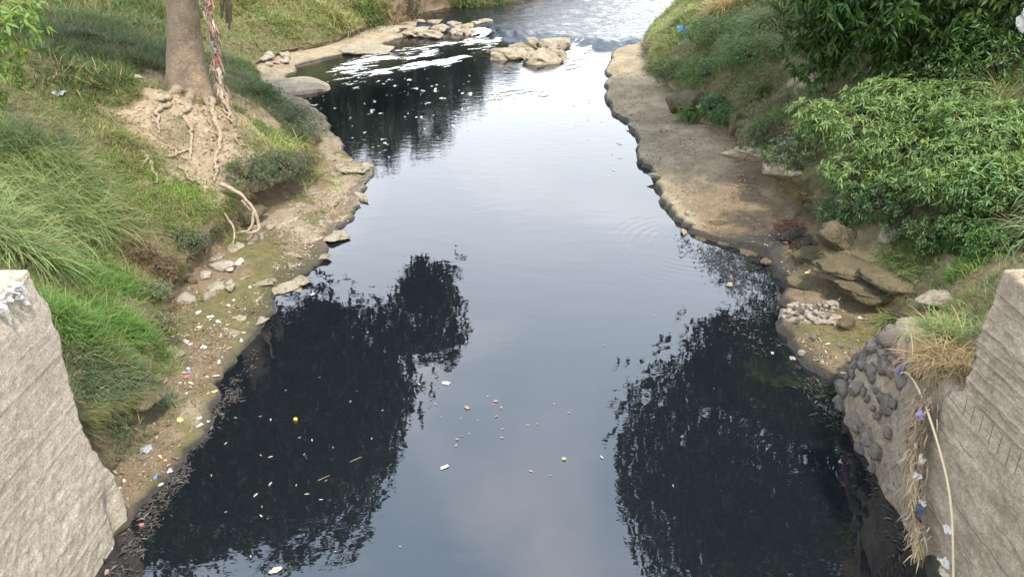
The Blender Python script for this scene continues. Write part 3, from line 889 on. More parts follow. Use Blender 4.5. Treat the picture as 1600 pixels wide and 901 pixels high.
rg, st = boards(Zg + 0.02 * (Yg - 5), 0.31, 0.02, 3)
Xf = -4.76 + rg * 0.3 + st * 0.12 + 0.004 * fbm2(Yg, Zg, 2.5, 21) + 0.004 * fbm2(Yg, Zg, 14, 22) + (0.002 + 0.006 * smooth(2.0, 1.0, Zg + 0.3 * fbm2(Yg, Zg, 1.2, 26))) * fbm2(Yg, Zg, 9, 27, 4)
low = smooth(1.5, 0.5, Zg)
Xf = Xf + low * (0.015 * fbm2(Yg, Zg * 1.0, 1.1, 24) + 0.02) - 0.12 * smooth(0.80, 1.0, TZ) ** 3 * (0.5 + 0.5 * fbm2(Yg, 0 * Zg, 3, 25))
Xf = Xf - 0.25 * np.exp(-((Yg - 6.82) / 0.10) ** 2) * smooth(0.9, 0.4, Zg) * 0.3
Fg = np.stack([Xf, Yg, Zg - top_drop], 2)
Bg = np.stack([np.full_like(Xf, -5.6) + 0.02 * fbm2(Yg, Zg, 2, 30), Yg, Zg - top_drop * 0.3 + 0.02 * fbm2(Yg, Zg, 4, 31) * (TZ > 0.99)], 2)
v, f = thick_grid(Fg, Bg)
mesh_obj('wall_body', v, f, M['concrete'], W1, smooth_sh=True)

# right wing wall: proud footing, recessed board-marked wall, cap beam, bare rebars
W2 = empty('wing_wall', (5.2, 5.0, 0.0), 'brown board marked concrete wing wall at the right edge with rusty rebars', 'wall')
def solid_right(name, y1, z0, z1, xf, xb, pitch, depth, seed, mat, ny=220, nz=150, batter=0.0, bump=0.02):
    ty, tz = np.linspace(0, 1, ny), np.linspace(0, 1, nz)
    TY, TZ = np.meshgrid(ty, tz, indexing='ij')
    Zg = z0 + (z1 - z0) * TZ
    ye = y1 + 0.05 * fbm2(Zg, 0 * Zg, 2.2, seed) + 0.02 * fbm2(Zg, 0 * Zg, 9, seed + 1)
    Yg = 2.0 + (ye - 2.0) * TY
    rg, st = boards(Zg + 0.05 * Yg, pitch, depth, seed)
    Xf = xf + batter * (Zg - z1) - rg - st * 0.6 - 0.35 * bump * fbm2(Yg, Zg * 1.5, 2.5, seed + 4) - 0.55 * bump * fbm2(Yg * 0.6, Zg, 10, seed + 5, 4)
    Xf = Xf + 0.03 * smooth(0.94, 1.0, TZ) * (0.6 + 0.7 * fbm2(Yg, 0 * Zg, 4, seed + 7))
    Fg = np.stack([Xf, Yg, Zg + 0.03 * (TZ > 0.99) * fbm2(Yg, Zg, 3, seed + 8)], 2)
    Bg = np.stack([np.full_like(Xf, xb), Yg, Zg + 0.05 * (TZ > 0.99) * fbm2(Yg, Zg, 2.5, seed + 9)], 2)
    v, f = thick_grid(Fg, Bg)
    f = [tuple(q)[::-1] for q in f]
    return mesh_obj(name, v, f, mat, W2, smooth_sh=True)
solid_right('footing', 7.05, -0.3, 1.93, 4.90, 5.75, 0.62, 0.015, 41, M['concrete_brown'], batter=0.04, bump=0.02)
solid_right('upper_wall', 6.95, 1.90, 3.34, 4.98, 5.75, 0.155, 0.022, 51, M['concrete_brown'], bump=0.03)
solid_right('cap_beam', 6.82, 3.30, 3.58, 4.90, 5.85, 0.9, 0.0, 61, M['concrete_brown'], nz=14, bump=0.012)
for k in range(7):
    yy = 6.72 - 0.16 * k + random.uniform(-0.02, 0.02)
    h = random.uniform(0.24, 0.36)
    p = [(4.895, yy, 1.88), (4.89, yy + 0.005, 1.9 + h * 0.4), (4.885, yy + 0.01, 1.9 + h * 0.75)]
    v, f = tube_data(spline(p, 6), 0.0035, 6)
    mesh_obj('rebar', v, f, M['rust'], W2)
for yy, lean in ((6.35, 0.05), (5.95, -0.03)):
    v, f = tube_data(spline([(5.3, yy, 3.5), (5.32, yy + lean * 0.4, 3.62), (5.33, yy + lean, 3.74)], 6), 0.014, 6)
    mesh_obj('rebar', v, f, M['rust'], W2)
v, f = tube_data(spline([(4.84, 4.75, 0.75), (4.72, 4.78, 0.82), (4.62, 4.74, 0.8), (4.6, 4.66, 0.7)], 8), 0.012, 6)
mesh_obj('rebar', v, f, M['rust'], W2)
for k, (yy, xx, zz, s) in enumerate(((6.62, 5.05, 3.58, 0.10), (6.1, 5.5, 3.58, 0.16), (5.75, 5.25, 3.6, 0.08), (6.45, 5.6, 3.6, 0.12))):
    rock('concrete_chunk', None, None, (xx, yy, zz), (s, s * 0.8, s * 0.5), 900 + k, M['rock_pale'], parent=W2, sub=2)

# cobble masonry pier at the end of the right wall
PIER = empty('cobble_pier', (5.4, 8.6, 0.0), 'rounded pier of grey cobbles set in mortar beside the right concrete wall', 'stone pier')
botc = spline([(5.45, 10.15, -0.12), (5.10, 9.78, -0.12), (4.93, 9.2, -0.12), (4.86, 8.6, -0.12), (4.84, 8.0, -0.12), (4.83, 7.35, -0.12), (4.84, 6.9, -0.12)], 60)
topc = spline([(6.15, 10.25, 0.80), (5.85, 9.95, 1.05), (5.58, 9.5, 1.32), (5.38, 8.9, 1.52), (5.24, 8.25, 1.68), (5.08, 7.6, 1.80), (4.98, 6.95, 1.80)], 60)
nv = 34
tt = np.linspace(0, 1, nv)[None, :, None]
bulge = np.sin(np.linspace(0, math.pi, nv))[None, :, None] * np.array([-0.10, 0.03, 0.04])
PG = botc[:, None, :] * (1 - tt) + topc[:, None, :] * tt + bulge
PG = PG + (0.03 * fbm(PG * 2.5, 15) + 0.015 * fbm(PG * 9, 16))[..., None] * np.array([-1, 0.3, 0.3])
PB = PG.copy(); PB[..., 0] = np.maximum(PB[..., 0] + 0.6, 6.0); PB[..., 2] -= 0.05
v, f = thick_grid(PG, PB)
mesh_obj('mortar', v, f, M['mortar'], PIER, smooth_sh=True)
k = 0
for iu, u in enumerate(np.linspace(0.03, 0.74, 14)):
    for jv, w in enumerate(np.linspace(0.08, 0.93, 6)):
        uu = np.clip(u + (0.025 if jv % 2 else 0) + random.uniform(-0.012, 0.012), 0, 0.99)
        ww = np.clip(w + random.uniform(-0.03, 0.03), 0.03, 0.97)
        if (u > 0.55 and random.random() < 0.35) or (0.3 < u <= 0.55 and ww < 0.5 and random.random() < 0.3): continue
        p = PG[int(uu * 59), int(ww * (nv - 1))]
        s = random.choice((0.075, 0.10, 0.13, 0.16, 0.19)) * random.uniform(0.85, 1.1)
        rock('stone', None, None, p - np.array([0.025, 0, s * 0.6]), (s * random.uniform(0.6, 0.8), s * random.uniform(0.75, 1.2), s * random.uniform(0.6, 0.95)), 1000 + k, M['rock_grey'],
             rotz=random.uniform(-0.4, 0.4), parent=PIER, sub=3, rough=0.36, tilt=(random.uniform(-0.9, 0.9), random.uniform(-0.4, 0.1)), sink=0.2)
        k += 1

# ------------------------------------------------------------------ boulders and loose stones
def on(px, py, sgn, dz=0.0):
    p = on_bank(px, py, sgn); p[2] += dz
    return p

# weir outcrop
WEIR = [(798, 84, 0.0, (1.05, 0.9, 0.42), 'long low tan boulder at the left end of the weir outcrop'),
        (833, 74, 0.1, (0.42, 0.45, 0.40), 'small round tan boulder on top of the weir outcrop'),
        (850, 92, 0.0, (0.75, 0.85, 0.46), 'blunt tan boulder nearest the camera in the weir outcrop'),
        (832, 92, 0.0, (0.50, 0.6, 0.40), 'knobbly tan boulder in the middle front of the weir outcrop'),
        (862, 78, 0.1, (0.70, 0.8, 0.52), 'tallest tan boulder of the weir outcrop'),
        (879, 71, 0.1, (0.42, 0.5, 0.36), 'grey tan boulder beside the right hand spill of the weir'),
        (872, 86, 0.0, (0.38, 0.5, 0.34), 'small tan boulder at the right end of the weir outcrop'),
        (782, 88, 0.0, (0.42, 0.55, 0.26), 'flat tan stone at the left tip of the weir outcrop'),
        (815, 77, 0.0, (0.6, 0.6, 0.40), 'squat tan boulder behind the long one on the weir')]
for k, (px, py, dz, s, lab) in enumerate(WEIR):
    p = at_z(px, py, 0.12); p[2] = dz - 0.05
    rock('boulder', lab, 'boulder', p, s, 40 + k, M['rock'], 'boulders of the weir outcrop', rotz=k * 0.7, flat=0.8, sub=4, rough=0.5)
# left end of the weir
WL = [598, 622, 640, 650, 660, 672, 676, 688, 706, 716, 726, 735, 745, 760]
ORDW = ('first', 'second', 'third', 'fourth', 'fifth', 'sixth', 'seventh', 'eighth', 'ninth', 'tenth', 'eleventh', 'twelfth', 'thirteenth', 'last')
ORD = [ORDW[WL.index(q)] for q in (622, 650, 672, 598, 688, 706, 726, 745, 760, 716, 735, 640, 660, 676)]
for k, (px, py, s) in enumerate([(622, 46, (1.0, 0.8, 0.32)), (650, 50, (1.15, 0.8, 0.30)), (672, 52, (0.9, 0.7, 0.28)), (598, 50, (0.8, 0.7, 0.30)), (688, 44, (0.55, 0.6, 0.30)), (706, 41, (0.6, 0.6, 0.32)), (726, 44, (0.55, 0.6, 0.30)), (745, 40, (0.6, 0.6, 0.33)), (760, 37, (0.6, 0.6, 0.30)), (716, 48, (0.4, 0.4, 0.26)), (735, 49, (0.4, 0.4, 0.24)), (640, 41, (0.6, 0.7, 0.34)), (660, 38, (0.5, 0.5, 0.34)), (676, 39, (0.5, 0.5, 0.36))]):
    p = at_z(px, py, 0.15); p[2] = 0.0
    rock('boulder', ORD[k] + ' rock from the left in the row at the left end of the weir', 'boulder', p, s, 60 + k, M['rock'], 'rocks at the left end of the weir', rotz=k * 1.3, flat=0.75, rough=0.55, sub=4)
# rock slab jutting into the river on the left
p = at_z(450, 126, 0.30); p[2] = -0.1
v, fcs = rock_data((1.55, 1.45, 0.42), 81, 4, 0.14, 0.3)
o = bpy.data.objects.new('rock_slab', raw_mesh('rock_slab', v, fcs, M['rock'], True)); o.location = p + np.array([0, 0, 0.12]); o.rotation_euler = (0.0, 0.0, 0.25); link(o)
tag(o, 'smooth flat tongue of tan rock jutting into the dark water on the left', 'rock')
p = at_z(565, 72, 0.2); p[2] = 0.0
rock('rock_slab', 'low pale rock shelf tip above the foam on the left', 'rock', p, (1.5, 1.4, 0.28), 83, M['rock'], sub=4, flat=0.3, rough=0.2)
# rubble heap beside the slab
for k in range(12):
    p = on(415 + random.uniform(-6, 34), 92 + random.uniform(-6, 14), -1)
    rock('rubble', 'pale piece of rubble heaped beside the tan rock tongue', 'rubble', p, (random.uniform(0.12, 0.3), random.uniform(0.12, 0.25), random.uniform(0.08, 0.14)), 100 + k, M['rock_pale'], 'rubble heap by the rock tongue', rotz=k, sub=2)
# right bank
RB = [(1062, 160, 1, (0.50, 0.5, 0.36), 'rock_brown', 'brown boulder at the foot of the right grass slope'),
      (1082, 155, 1, (0.55, 0.6, 0.34), 'rock_brown', 'larger brown boulder tucked into the right grass slope'),
      (1068, 178, 1, (0.22, 0.22, 0.18), 'rock_brown', 'small brown stone below the boulders on the right shelf'),
      (1152, 205, 1, (0.36, 0.4, 0.42), 'rock_brown', 'upright mossy brown boulder in the right scarp'),
      (1178, 284, 1, (0.75, 0.40, 0.22), 'rock', 'pale slanting ledge stone at the foot of the right scarp'),
      (1216, 312, 1, (0.62, 0.36, 0.22), 'rock', 'pale ledge stone half under the overhanging bush'),
      (1312, 372, 1, (0.48, 0.42, 0.30), 'rock_brown', 'round mossy boulder under the leafy bush'),
      (1386, 374, 1, (0.20, 0.17, 0.20), 'rock_pale', 'pinkish white broken rock below the leafy bush'),
      (1282, 402, 1, (0.52, 0.42, 0.24), 'rock_brown', 'sloping olive brown ledge rock below the mossy boulder'),
      (1336, 412, 1, (0.85, 0.55, 0.20), 'rock_brown', 'layered brown ledge rock in the middle of the right scarp'),
      (1300, 450, 1, (0.85, 0.40, 0.18), 'rock_brown', 'low brown ledge rock above the muddy flat on the right'),
      (1362, 462, 1, (0.75, 0.45, 0.18), 'rock_brown', 'brown ledge rock nearest the dry grass tuft'),
      (1398, 432, 1, (0.65, 0.5, 0.18), 'rock_brown', 'brown ledge rock below the green hanging grass'),
      (1472, 466, 1, (0.34, 0.26, 0.14), 'rock', 'pale rounded rock beside the end of the right wall'),
      (1425, 523, 1, (0.30, 0.24, 0.16), 'rock_pale', 'flat pale stone capping the cobble pier'),
      (1244, 497, 1, (0.36, 0.24, 0.16), 'rock_pale', 'pale pebbly slab at the water edge on the right'),
      (1285, 495, 1, (0.32, 0.22, 0.14), 'rock_pale', 'pale pebbly slab beside the other at the right water edge'),
      (1300, 480, 1, (0.16, 0.14, 0.12), 'rock', 'small tan boulder behind the pebbly slab'),
      (1322, 508, 1, (0.20, 0.15, 0.10), 'rock_brown', 'flat brown stone on the algae mud on the right'),
      (1270, 530, 1, (0.085, 0.08, 0.075), 'rock_grey', 'round grey stone on the algae mud on the right'),
      (1313, 540, 1, (0.075, 0.07, 0.06), 'rock_grey', 'grey stone lying alone in the middle of the right algae mud'),
      (1252, 553, 1, (0.065, 0.06, 0.05), 'rock_pale', 'pale pebble at the wet rim of the right algae mud'),
      (1228, 374, 1, (0.15, 0.15, 0.13), 'rock_black', 'black sludge coated lump on the right bank'),
      (1244, 368, 1, (0.13, 0.13, 0.12), 'rock_black', 'second black sludge coated lump beneath red dead leaves'),
      (1258, 384, 1, (0.12, 0.15, 0.10), 'rock_black', 'small black sludge coated stone below the two lumps'),
      (1140, 446, 1, (0.07, 0.06, 0.055), 'rock_pale', 'pale round stone among the floating leaves on the right'),
      (1069, 364, 1, (0.12, 0.08, 0.07), 'rock', 'tan stone at the lower tip of the right rock shelf')]
for k, (px, py, sg, s, mt, lab) in enumerate(RB):
    p = on(px, py, sg)
    if p[2] < 0.01: p[2] = 0.0
    rock('boulder' if max(s) > 0.2 else 'stone', lab, 'boulder' if max(s) > 0.2 else 'stone', p, s, 140 + k, M[mt], rotz=k * 0.9 if max(s) < 0.3 else -0.5 + 0.1 * (k % 5), sub=4 if max(s) > 0.3 else 3, rough=0.3, flat=0.45 if 'ledge' in lab or 'slab' in lab else 0.0, sink=0.55 if max(s) > 0.3 else 0.35)
for k in range(46):   # pebbles of the pebbly slab
    px, py = random.uniform(1222, 1305), random.uniform(484, 508)
    p = on(px, py, 1, 0.14)
    rock('stone', 'small pale pebble stuck on the pebbly slabs at the right water edge', 'stone', p, [random.uniform(0.035, 0.075), random.uniform(0.035, 0.075), 0.04], 200 + k, M['rock_pale'] if k % 3 else M['rock_grey'], 'pebbles on the right slabs', sub=1)
LB = [(345, 418, (0.26, 0.20, 0.12), 'rock_pale', 'large pale stone below the exposed roots on the left'),
      (322, 432, (0.15, 0.13, 0.09), 'rock_pale', 'pale stone just left of the crumpled tan sack'),
      (290, 470, (0.20, 0.15, 0.12), 'rock_pale', 'grey white stone at the edge of the left shelf weeds'),
      (324, 468, (0.08, 0.10, 0.10), 'rock_pale', 'pointed white stone on the left shelf'),
      (236, 655, (0.22, 0.14, 0.09), 'rock_brown', 'layered brown stone under the left overhang'),
      (246, 636, (0.20, 0.14, 0.10), 'rock_brown', 'brown stone behind the layered one under the left overhang'),
      (150, 882, (0.14, 0.11, 0.10), 'rock_brown', 'rounded brown stone at the foot of the left concrete wall'),
      (424, 356, (0.13, 0.09, 0.07), 'rock_pale', 'pale stone lying in front of the looping roots'),
      (470, 322, (0.16, 0.12, 0.07), 'rock', 'tan stone in the middle of the left shelf'),
      (280, 555, (0.10, 0.08, 0.06), 'rock_pale', 'pale stone below the dark undercut on the left'),
      (360, 452, (0.15, 0.10, 0.07), 'rock', 'tan stone on the flat rock near the yellow puddle'),
      (300, 440, (0.16, 0.12, 0.10), 'rock_brown', 'earthy brown stone at the left scarp foot')]
for k, (px, py, s, mt, lab) in enumerate(LB):
    rock('stone', lab, 'stone', on(px, py, -1), s, 260 + k, M[mt], rotz=k * 1.1, sub=3)
# ledge blocks of the left scarp behind the roots
for k, (px, py, s, lab) in enumerate([(415, 312, (0.85, 0.32, 0.20), 'long brown rock ledge behind the looping roots'), (380, 338, (0.55, 0.3, 0.22), 'brown rock block under the left ends of the looping roots'), (450, 298, (0.6, 0.3, 0.16), 'thin brown ledge stone under the dark weeds')]):
    rock('ledge_rock', lab, 'rock', on(px, py, -1), s, 290 + k, M['rock_brown'], rotz=0.95, sub=4, flat=0.3, sink=0.75)

# ------------------------------------------------------------------ big tree on the left bank
TB = on_bank(296, 140, -1)
TREE = empty('river_tree', TB, 'big smooth barked tree on the left bank with roots spilling down the slope', 'tree')
nr, ns = 46, 40
th = np.linspace(0, 2 * math.pi, ns, endpoint=False)
hz = np.concatenate([np.linspace(-0.7, 2.2, 30), np.linspace(2.4, 6.0, 16)])
V = []
for h in hz:
    r = 0.40 + 0.08 * math.exp(-max(h, 0) / 0.9) - 0.012 * max(h, 0) + 0.15 * math.exp(-max(h + 0.1, 0) / 0.32)
    flare = 0.30 * math.exp(-max(h + 0.1, 0) / 0.45)
    rr = r * (1 + flare * 0.35 * (np.cos(3 * th + 0.6) + 0.6 * np.cos(5 * th + 2.0)) + 0.04 * np.cos(2 * th + h))
    c = np.array([TB[0] - 0.05 + 0.11 * h + 0.03 * math.sin(h), TB[1] + 0.05 * h, TB[2] + h])
    pts = np.stack([c[0] + rr * np.cos(th), c[1] + rr * np.sin(th), np.full(ns, c[2])], 1)
    nrm = np.stack([np.cos(th), np.sin(th), 0 * th], 1)
    pts = pts + nrm * (0.035 * fbm(pts * 2.2, 8))[:, None]
    V.append(pts)
V = np.concatenate(V)
mesh_obj('trunk', V, grid_faces(len(hz), ns, True), M['bark'], TREE, smooth_sh=True)
top = np.array([TB[0] + 0.58, TB[1] + 0.3, TB[2] + 5.8])
CR1 = np.array([-9.2, 21.4, 10.0])
limb_ends = [(-5.2, 22.5, 9.5), (-12.5, 20, 10.5), (-8.0, 18.3, 11), (-9.5, 25, 11.5), (-8.8, 21.5, 13.5), (-4.2, 24.6, 7.6)]
for k, e in enumerate(limb_ends):
    mid = (top + np.array(e)) / 2 + np.array([0, 0, 0.6])
    v, f = tube_data(spline([top - np.array([0, 0, 0.6]), top + (np.array(e) - top) * 0.15, mid, e], 14), np.linspace(0.30, 0.07, 14), 10, 0.1, k)
    mesh_obj('limb', v, f, M['bark'], TREE, smooth_sh=True)
# roots following the ground
def ground_path(pxs, sgn, lift=0.03):
    return np.array([on_bank(px, py, sgn) + np.array([0, 0, lift]) for px, py in pxs])
ROOTS = [([(284, 126), (276, 142), (262, 156), (250, 160)], 0.20, 0.06), ([(300, 132), (298, 152), (292, 172), (280, 184)], 0.20, 0.07), ([(314, 130), (322, 148), (332, 166), (334, 186)], 0.20, 0.07),
         ([(280, 150), (262, 168), (246, 178), (246, 200), (252, 212)], 0.09, 0.05),
         ([(300, 155), (285, 185), (300, 205), (296, 235), (300, 255)], 0.09, 0.05),
         ([(262, 248), (280, 242), (296, 236)], 0.045, 0.05),
         ([(318, 150), (332, 180), (345, 215), (340, 245), (336, 268)], 0.10, 0.055),
         ([(236, 255), (240, 268), (246, 290)], 0.05, 0.03),
         ([(282, 262), (296, 280), (312, 292)], 0.045, 0.03),
         ([(338, 250), (340, 268), (334, 286)], 0.05, 0.06),
         ([(228, 240), (230, 252), (222, 266)], 0.05, 0.03),
         ([(325, 158), (352, 178), (368, 200)], 0.07, 0.03)]
for k, (pp, r0, r1) in enumerate(ROOTS):
    path = spline(ground_path(pp, -1), 16)
    path = spline(path[::3], 40); path[:, 2] += 0.015; path += 0.06 * np.stack([fbm2(np.arange(40) * 0.3, 0 * path[:, 0] + k, 1.0, 5), fbm2(np.arange(40) * 0.3, 0 * path[:, 0] + k + 9, 1.0, 6), 0 * path[:, 0]], 1)
    v, f = tube_data(path, np.linspace(r0 * 0.75, r1 * 0.45, 40), 8, 0.5, k)
    mesh_obj('root', v, f, M['root'], TREE, smooth_sh=True)
# loops hanging free over the scarp
def air_path(pts):
    return spline([at_y(px, py, Y) for px, py, Y in pts], 22)
g0 = on_bank(356, 290, -1)[1] - 0.45
LOOPS = [([(345, 287, g0), (372, 300, g0 - 0.1), (392, 318, g0 - 0.25), (401, 335, g0 - 0.35), (405, 356, g0 - 0.45), (398, 362, g0 - 0.6), (384, 364, g0 - 0.6)], 0.062, 0.04),
         ([(398, 330, g0 - 0.32), (395, 345, g0 - 0.42), (388, 360, g0 - 0.55), (375, 363, g0 - 0.6), (366, 366, g0 - 0.5)], 0.05, 0.035),
         ([(346, 322, g0 - 0.4), (354, 338, g0 - 0.5), (364, 354, g0 - 0.6), (366, 372, g0 - 0.75), (366, 388, g0 - 0.9)], 0.04, 0.035),
         ([(378, 312, g0 - 0.2), (388, 322, g0 - 0.25), (394, 328, g0 - 0.3)], 0.035, 0.03),
         ([(322, 342, g0 - 0.9), (328, 358, g0 - 1.0), (320, 366, g0 - 1.0), (308, 370, g0 - 1.05), (304, 382, g0 - 1.2)], 0.045, 0.03),
         ([(312, 370, g0 - 1.05), (320, 382, g0 - 1.2), (322, 398, g0 - 1.35)], 0.04, 0.02),
         ([(258, 346, g0 - 1.6), (256, 358, g0 - 1.7), (246, 368, g0 - 1.8)], 0.03, 0.02)]
for k, (pp, r0, r1) in enumerate(LOOPS):
    path = air_path(pp)
    v, f = tube_data(path + 0.03 * fbm(path * 3.0, 5)[:, None] * np.array([1, 0.5, 0.6]), np.linspace(r0 * 0.7, r1 * 0.55, len(path)), 8, 0.45, 30 + k)
    mesh_obj('root', v, f, M['root'], TREE, smooth_sh=True)

# ------------------------------------------------------------------ foliage
def tints(n, base, var=0.25, yellow=0.15, seed=0):
    r = np.random.default_rng(seed)
    c = np.array(base)[None] * (1 + var * r.standard_normal(n)[:, None] * 0.8)
    y = np.clip(r.standard_normal(n) * yellow, -0.3, 0.6)[:, None]
    return np.clip(c * (1 + y * np.array([1.2, 0.5, -0.4])), 0.004, 0.9)

def whorls(centers, outward, per, leaf, rng, droop=0.25, spread=1.0):
    """leaves fanning from each twig tip"""
    n = len(centers)
    az = rng.random((n, 1)) * 2 * math.pi + np.arange(per)[None] * 2.4
    o = outward / (np.linalg.norm(outward, axis=1)[:, None] + 1e-9)
    a = np.cross(o, rng.standard_normal((n, 3))); a /= np.linalg.norm(a, axis=1)[:, None] + 1e-9
    b = np.cross(o, a)
    rad = spread * (0.65 + 0.5 * rng.random((n, per)))
    d = o[:, None] * (0.55 * (rng.random((n, per, 1)) + 0.1)) + a[:, None] * (np.cos(az) * rad)[..., None] + b[:, None] * (np.sin(az) * rad)[..., None]
    d[..., 2] -= droop * rng.random((n, per))
    d = d.reshape(-1, 3)
    loc = np.repeat(centers, per, 0) + rng.standard_normal((n * per, 3)) * leaf * 0.08
    tw = rng.standard_normal(n * per) * 0.5
    sc = leaf * (0.7 + 0.5 * rng.random(n * per))
    return rot_to(d, tw), loc, sc

def lump_points(center, radii, n, rng, shell=0.55, lumps=0.35, seed=0, freq=1.6):
    d = rng.standard_normal((n, 3)); d /= np.linalg.norm(d, axis=1)[:, None]
    rr = (shell + (1 - shell) * rng.random(n) ** 0.6)
    rr = rr * (1 + lumps * fbm(d * freq + seed, seed, 3))
    return np.array(center) + d * rr[:, None] * np.array(radii), d * np.array([1, 1, 1])

def leaf_part(name, frames, locs, scs, tint, mat, parent, template=(LEAFS_V, LEAFS_F), kind='stuff'):
    v, f = scatter(template[0], template[1], frames, locs, scs)
    o = mesh_obj(name, v, f, mat, parent, tint=np.repeat(tint, len(template[0]), 0), smooth_sh=False)
    if kind: o['kind'] = kind
    return o

LEAF_MESHES = {}
def leaf_objects(frames, locs, scs, bases, parent, rng, key, mat=None, under=None):
    """single leaves as parts, sharing six meshes"""
    if key not in LEAF_MESHES:
        LEAF_MESHES[key] = []
        for k in range(6):
            tv, tf = leaf_template(0.2 + 0.02 * k, 0.1 + 0.06 * (k % 3), 0.04)
            c = tints(1, bases, 0.22, 0.2, 50 + k)[0]
            LEAF_MESHES[key].append(raw_mesh('leaf', tv, tf, mat or M['leaf'], True, tint=np.repeat(c[None], len(tv), 0)))
    P0 = np.array(parent.location)
    for k in range(len(locs)):
        o = bpy.data.objects.new('leaf', LEAF_MESHES[key][int(rng.integers(6))])
        mt = np.eye(4); mt[:3, :3] = frames[k] * scs[k]; mt[:3, 3] = locs[k] - P0
        o.matrix_local = Matrix(mt.tolist())
        # a leaf belongs to the branch whose tip is nearest
        link(o, parent if not under else min(under, key=lambda u: np.linalg.norm(u[0] - locs[k]))[1])

def split_nearest(frames, locs, scs, n):
    """the n leaves that face the camera side of the plant"""
    q = to_px(locs)
    vis = (q[:, 0] > 0) & (q[:, 0] < 1600) & (q[:, 1] > 0) & (q[:, 1] < 900)
    d = np.linalg.norm(locs - np.array([0, 0, CAM_H]), axis=1) + np.where(vis, 0, 100)
    idx = np.argsort(d); return idx[:n], idx[n:]

# crown of the big tree
rng = np.random.default_rng(21)
def crown(name, parent, blobs, leaf, base, per, seed, template=(LEAFC_V, LEAFC_F), droop=0.3, clear=True, prune=None):
    rng = np.random.default_rng(seed)
    FR, LO, SC = [], [], []
    for c, r, n in blobs:
        # big clumps, then twigs in each clump: leaves gaps between clumps
        m = max(10, n // 30)
        cc, _ = lump_points(c, r, m, rng, 0.45, 0.3, seed)
        cr = 0.17 * (r[0] + r[1] + r[2]) / 3 + 0.25
        pick = rng.integers(0, m, n)
        pts = cc[pick] + rng.standard_normal((n, 3)) * cr * 0.55
        a, b, s = whorls(pts, pts - np.array(c) + np.array([0, 0, 0.5]), per, leaf, rng, droop)
        FR.append(a); LO.append(b); SC.append(s)
    FR, LO, SC = np.concatenate(FR), np.concatenate(LO), np.concatenate(SC)
    t = tints(len(LO), base, 0.25, 0.15, seed)
    if prune is not None:
        ok = prune(LO); FR, LO, SC, t = FR[ok], LO[ok], SC[ok], t[ok]
    if clear:      # keep the lowest boughs above the sight line
        q = to_px(LO); ok = q[:, 1] < -25
        FR, LO, SC, t = FR[ok], LO[ok], SC[ok], t[ok]
    return leaf_part(name, FR, LO, SC, t * 0.75, M['leaf_deep'], parent, template)
crown('crown', TREE, [(CR1, (5.6, 4.3, 4.7), 9500), ((-3.2, 25.0, 7.2), (1.35, 1.5, 1.8), 1000), ((-6.0, 23.4, 7.4), (1.6, 1.5, 1.3), 500)], 0.34, (0.045, 0.08, 0.02), 6, 5, prune=lambda q: (q[:, 1] > 23.2) | ((q[:, 0] < np.interp(q[:, 2], [5, 9.3, 11.9, 13, 14.6], [-3.7, -3.4, -4.6, -5.2, -6.2])) & (q[:, 2] < 14.5)))

# broad tree over the right bank, upper crown's shade put into the leaf tint
RT = np.array([11.2, 18.6, 0.0]); RT[2] = bank_point(1, RT[0], RT[1]) - 0.1
TREE2 = empty('broadleaf_tree', RT, 'large tree with leaves darkened for shade hanging over the top of the right bank', 'tree')
tp = RT + np.array([-0.4, 0.3, 3.2])
v, f = tube_data(spline([RT - np.array([0, 0, 0.4]), RT + np.array([-0.1, 0, 1.2]), RT + np.array([-0.3, 0.2, 2.4]), tp], 14), np.linspace(0.42, 0.30, 14), 12, 0.12, 3)
mesh_obj('trunk', v, f, M['bark_dark'], TREE2, smooth_sh=True)
for k, e in enumerate([(6.6, 19.2, 8.0), (8.0, 17.0, 5.2), (10, 16, 9), (13, 20, 11), (9, 22, 11), (11, 19.5, 13.5), (9.6, 16.6, 5.0)]):
    v, f = tube_data(spline([tp - np.array([0, 0, 0.5]), tp + (np.array(e) - tp) * 0.3 + np.array([0, 0, 0.5]), np.array(e)], 12), np.linspace(0.2, 0.04, 12), 8, 0.12, 20 + k)
    mesh_obj('limb', v, f, M['bark_dark'], TREE2, smooth_sh=True)
crown('crown', TREE2, [((10.4, 19.8, 11.2), (6.6, 5.0, 5.0), 9500), ((6.7, 19.5, 5.9), (0.9, 1.0, 1.6), 350)], 0.34, (0.045, 0.085, 0.02), 6, 6, prune=lambda q: q[:, 0] > np.interp(q[:, 2], [4, 6.2, 8.2, 10.7, 14], [6.3, 5.5, 3.9, 3.4, 4.4]))
# hanging lower boughs seen in the picture
rng = np.random.default_rng(33)
FR, LO, SC = [], [], []
for c, r, n in (((8.7, 17.2, 5.0), (2.5, 1.5, 2.1), 1500), ((6.9, 17.6, 4.4), (0.75, 0.8, 1.6), 420), ((10.4, 16.6, 4.3), (1.8, 1.2, 1.3), 600)):
    pts, d = lump_points(c, r, n, rng, 0.25, 0.3, 4)
    a, b, s = whorls(pts, d * 0.6 + np.array([0, -0.5, -0.2]), 7, 0.24, rng, 0.9, 0.8)
    FR.append(a); LO.append(b); SC.append(s)
FR, LO, SC = np.concatenate(FR), np.concatenate(LO), np.concatenate(SC)
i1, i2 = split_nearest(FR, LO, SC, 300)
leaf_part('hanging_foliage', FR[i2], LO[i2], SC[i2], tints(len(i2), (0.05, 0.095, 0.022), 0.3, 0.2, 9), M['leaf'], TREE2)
leaf_objects(FR[i1], LO[i1], SC[i1], (0.075, 0.14, 0.03), TREE2, rng, 'dark')

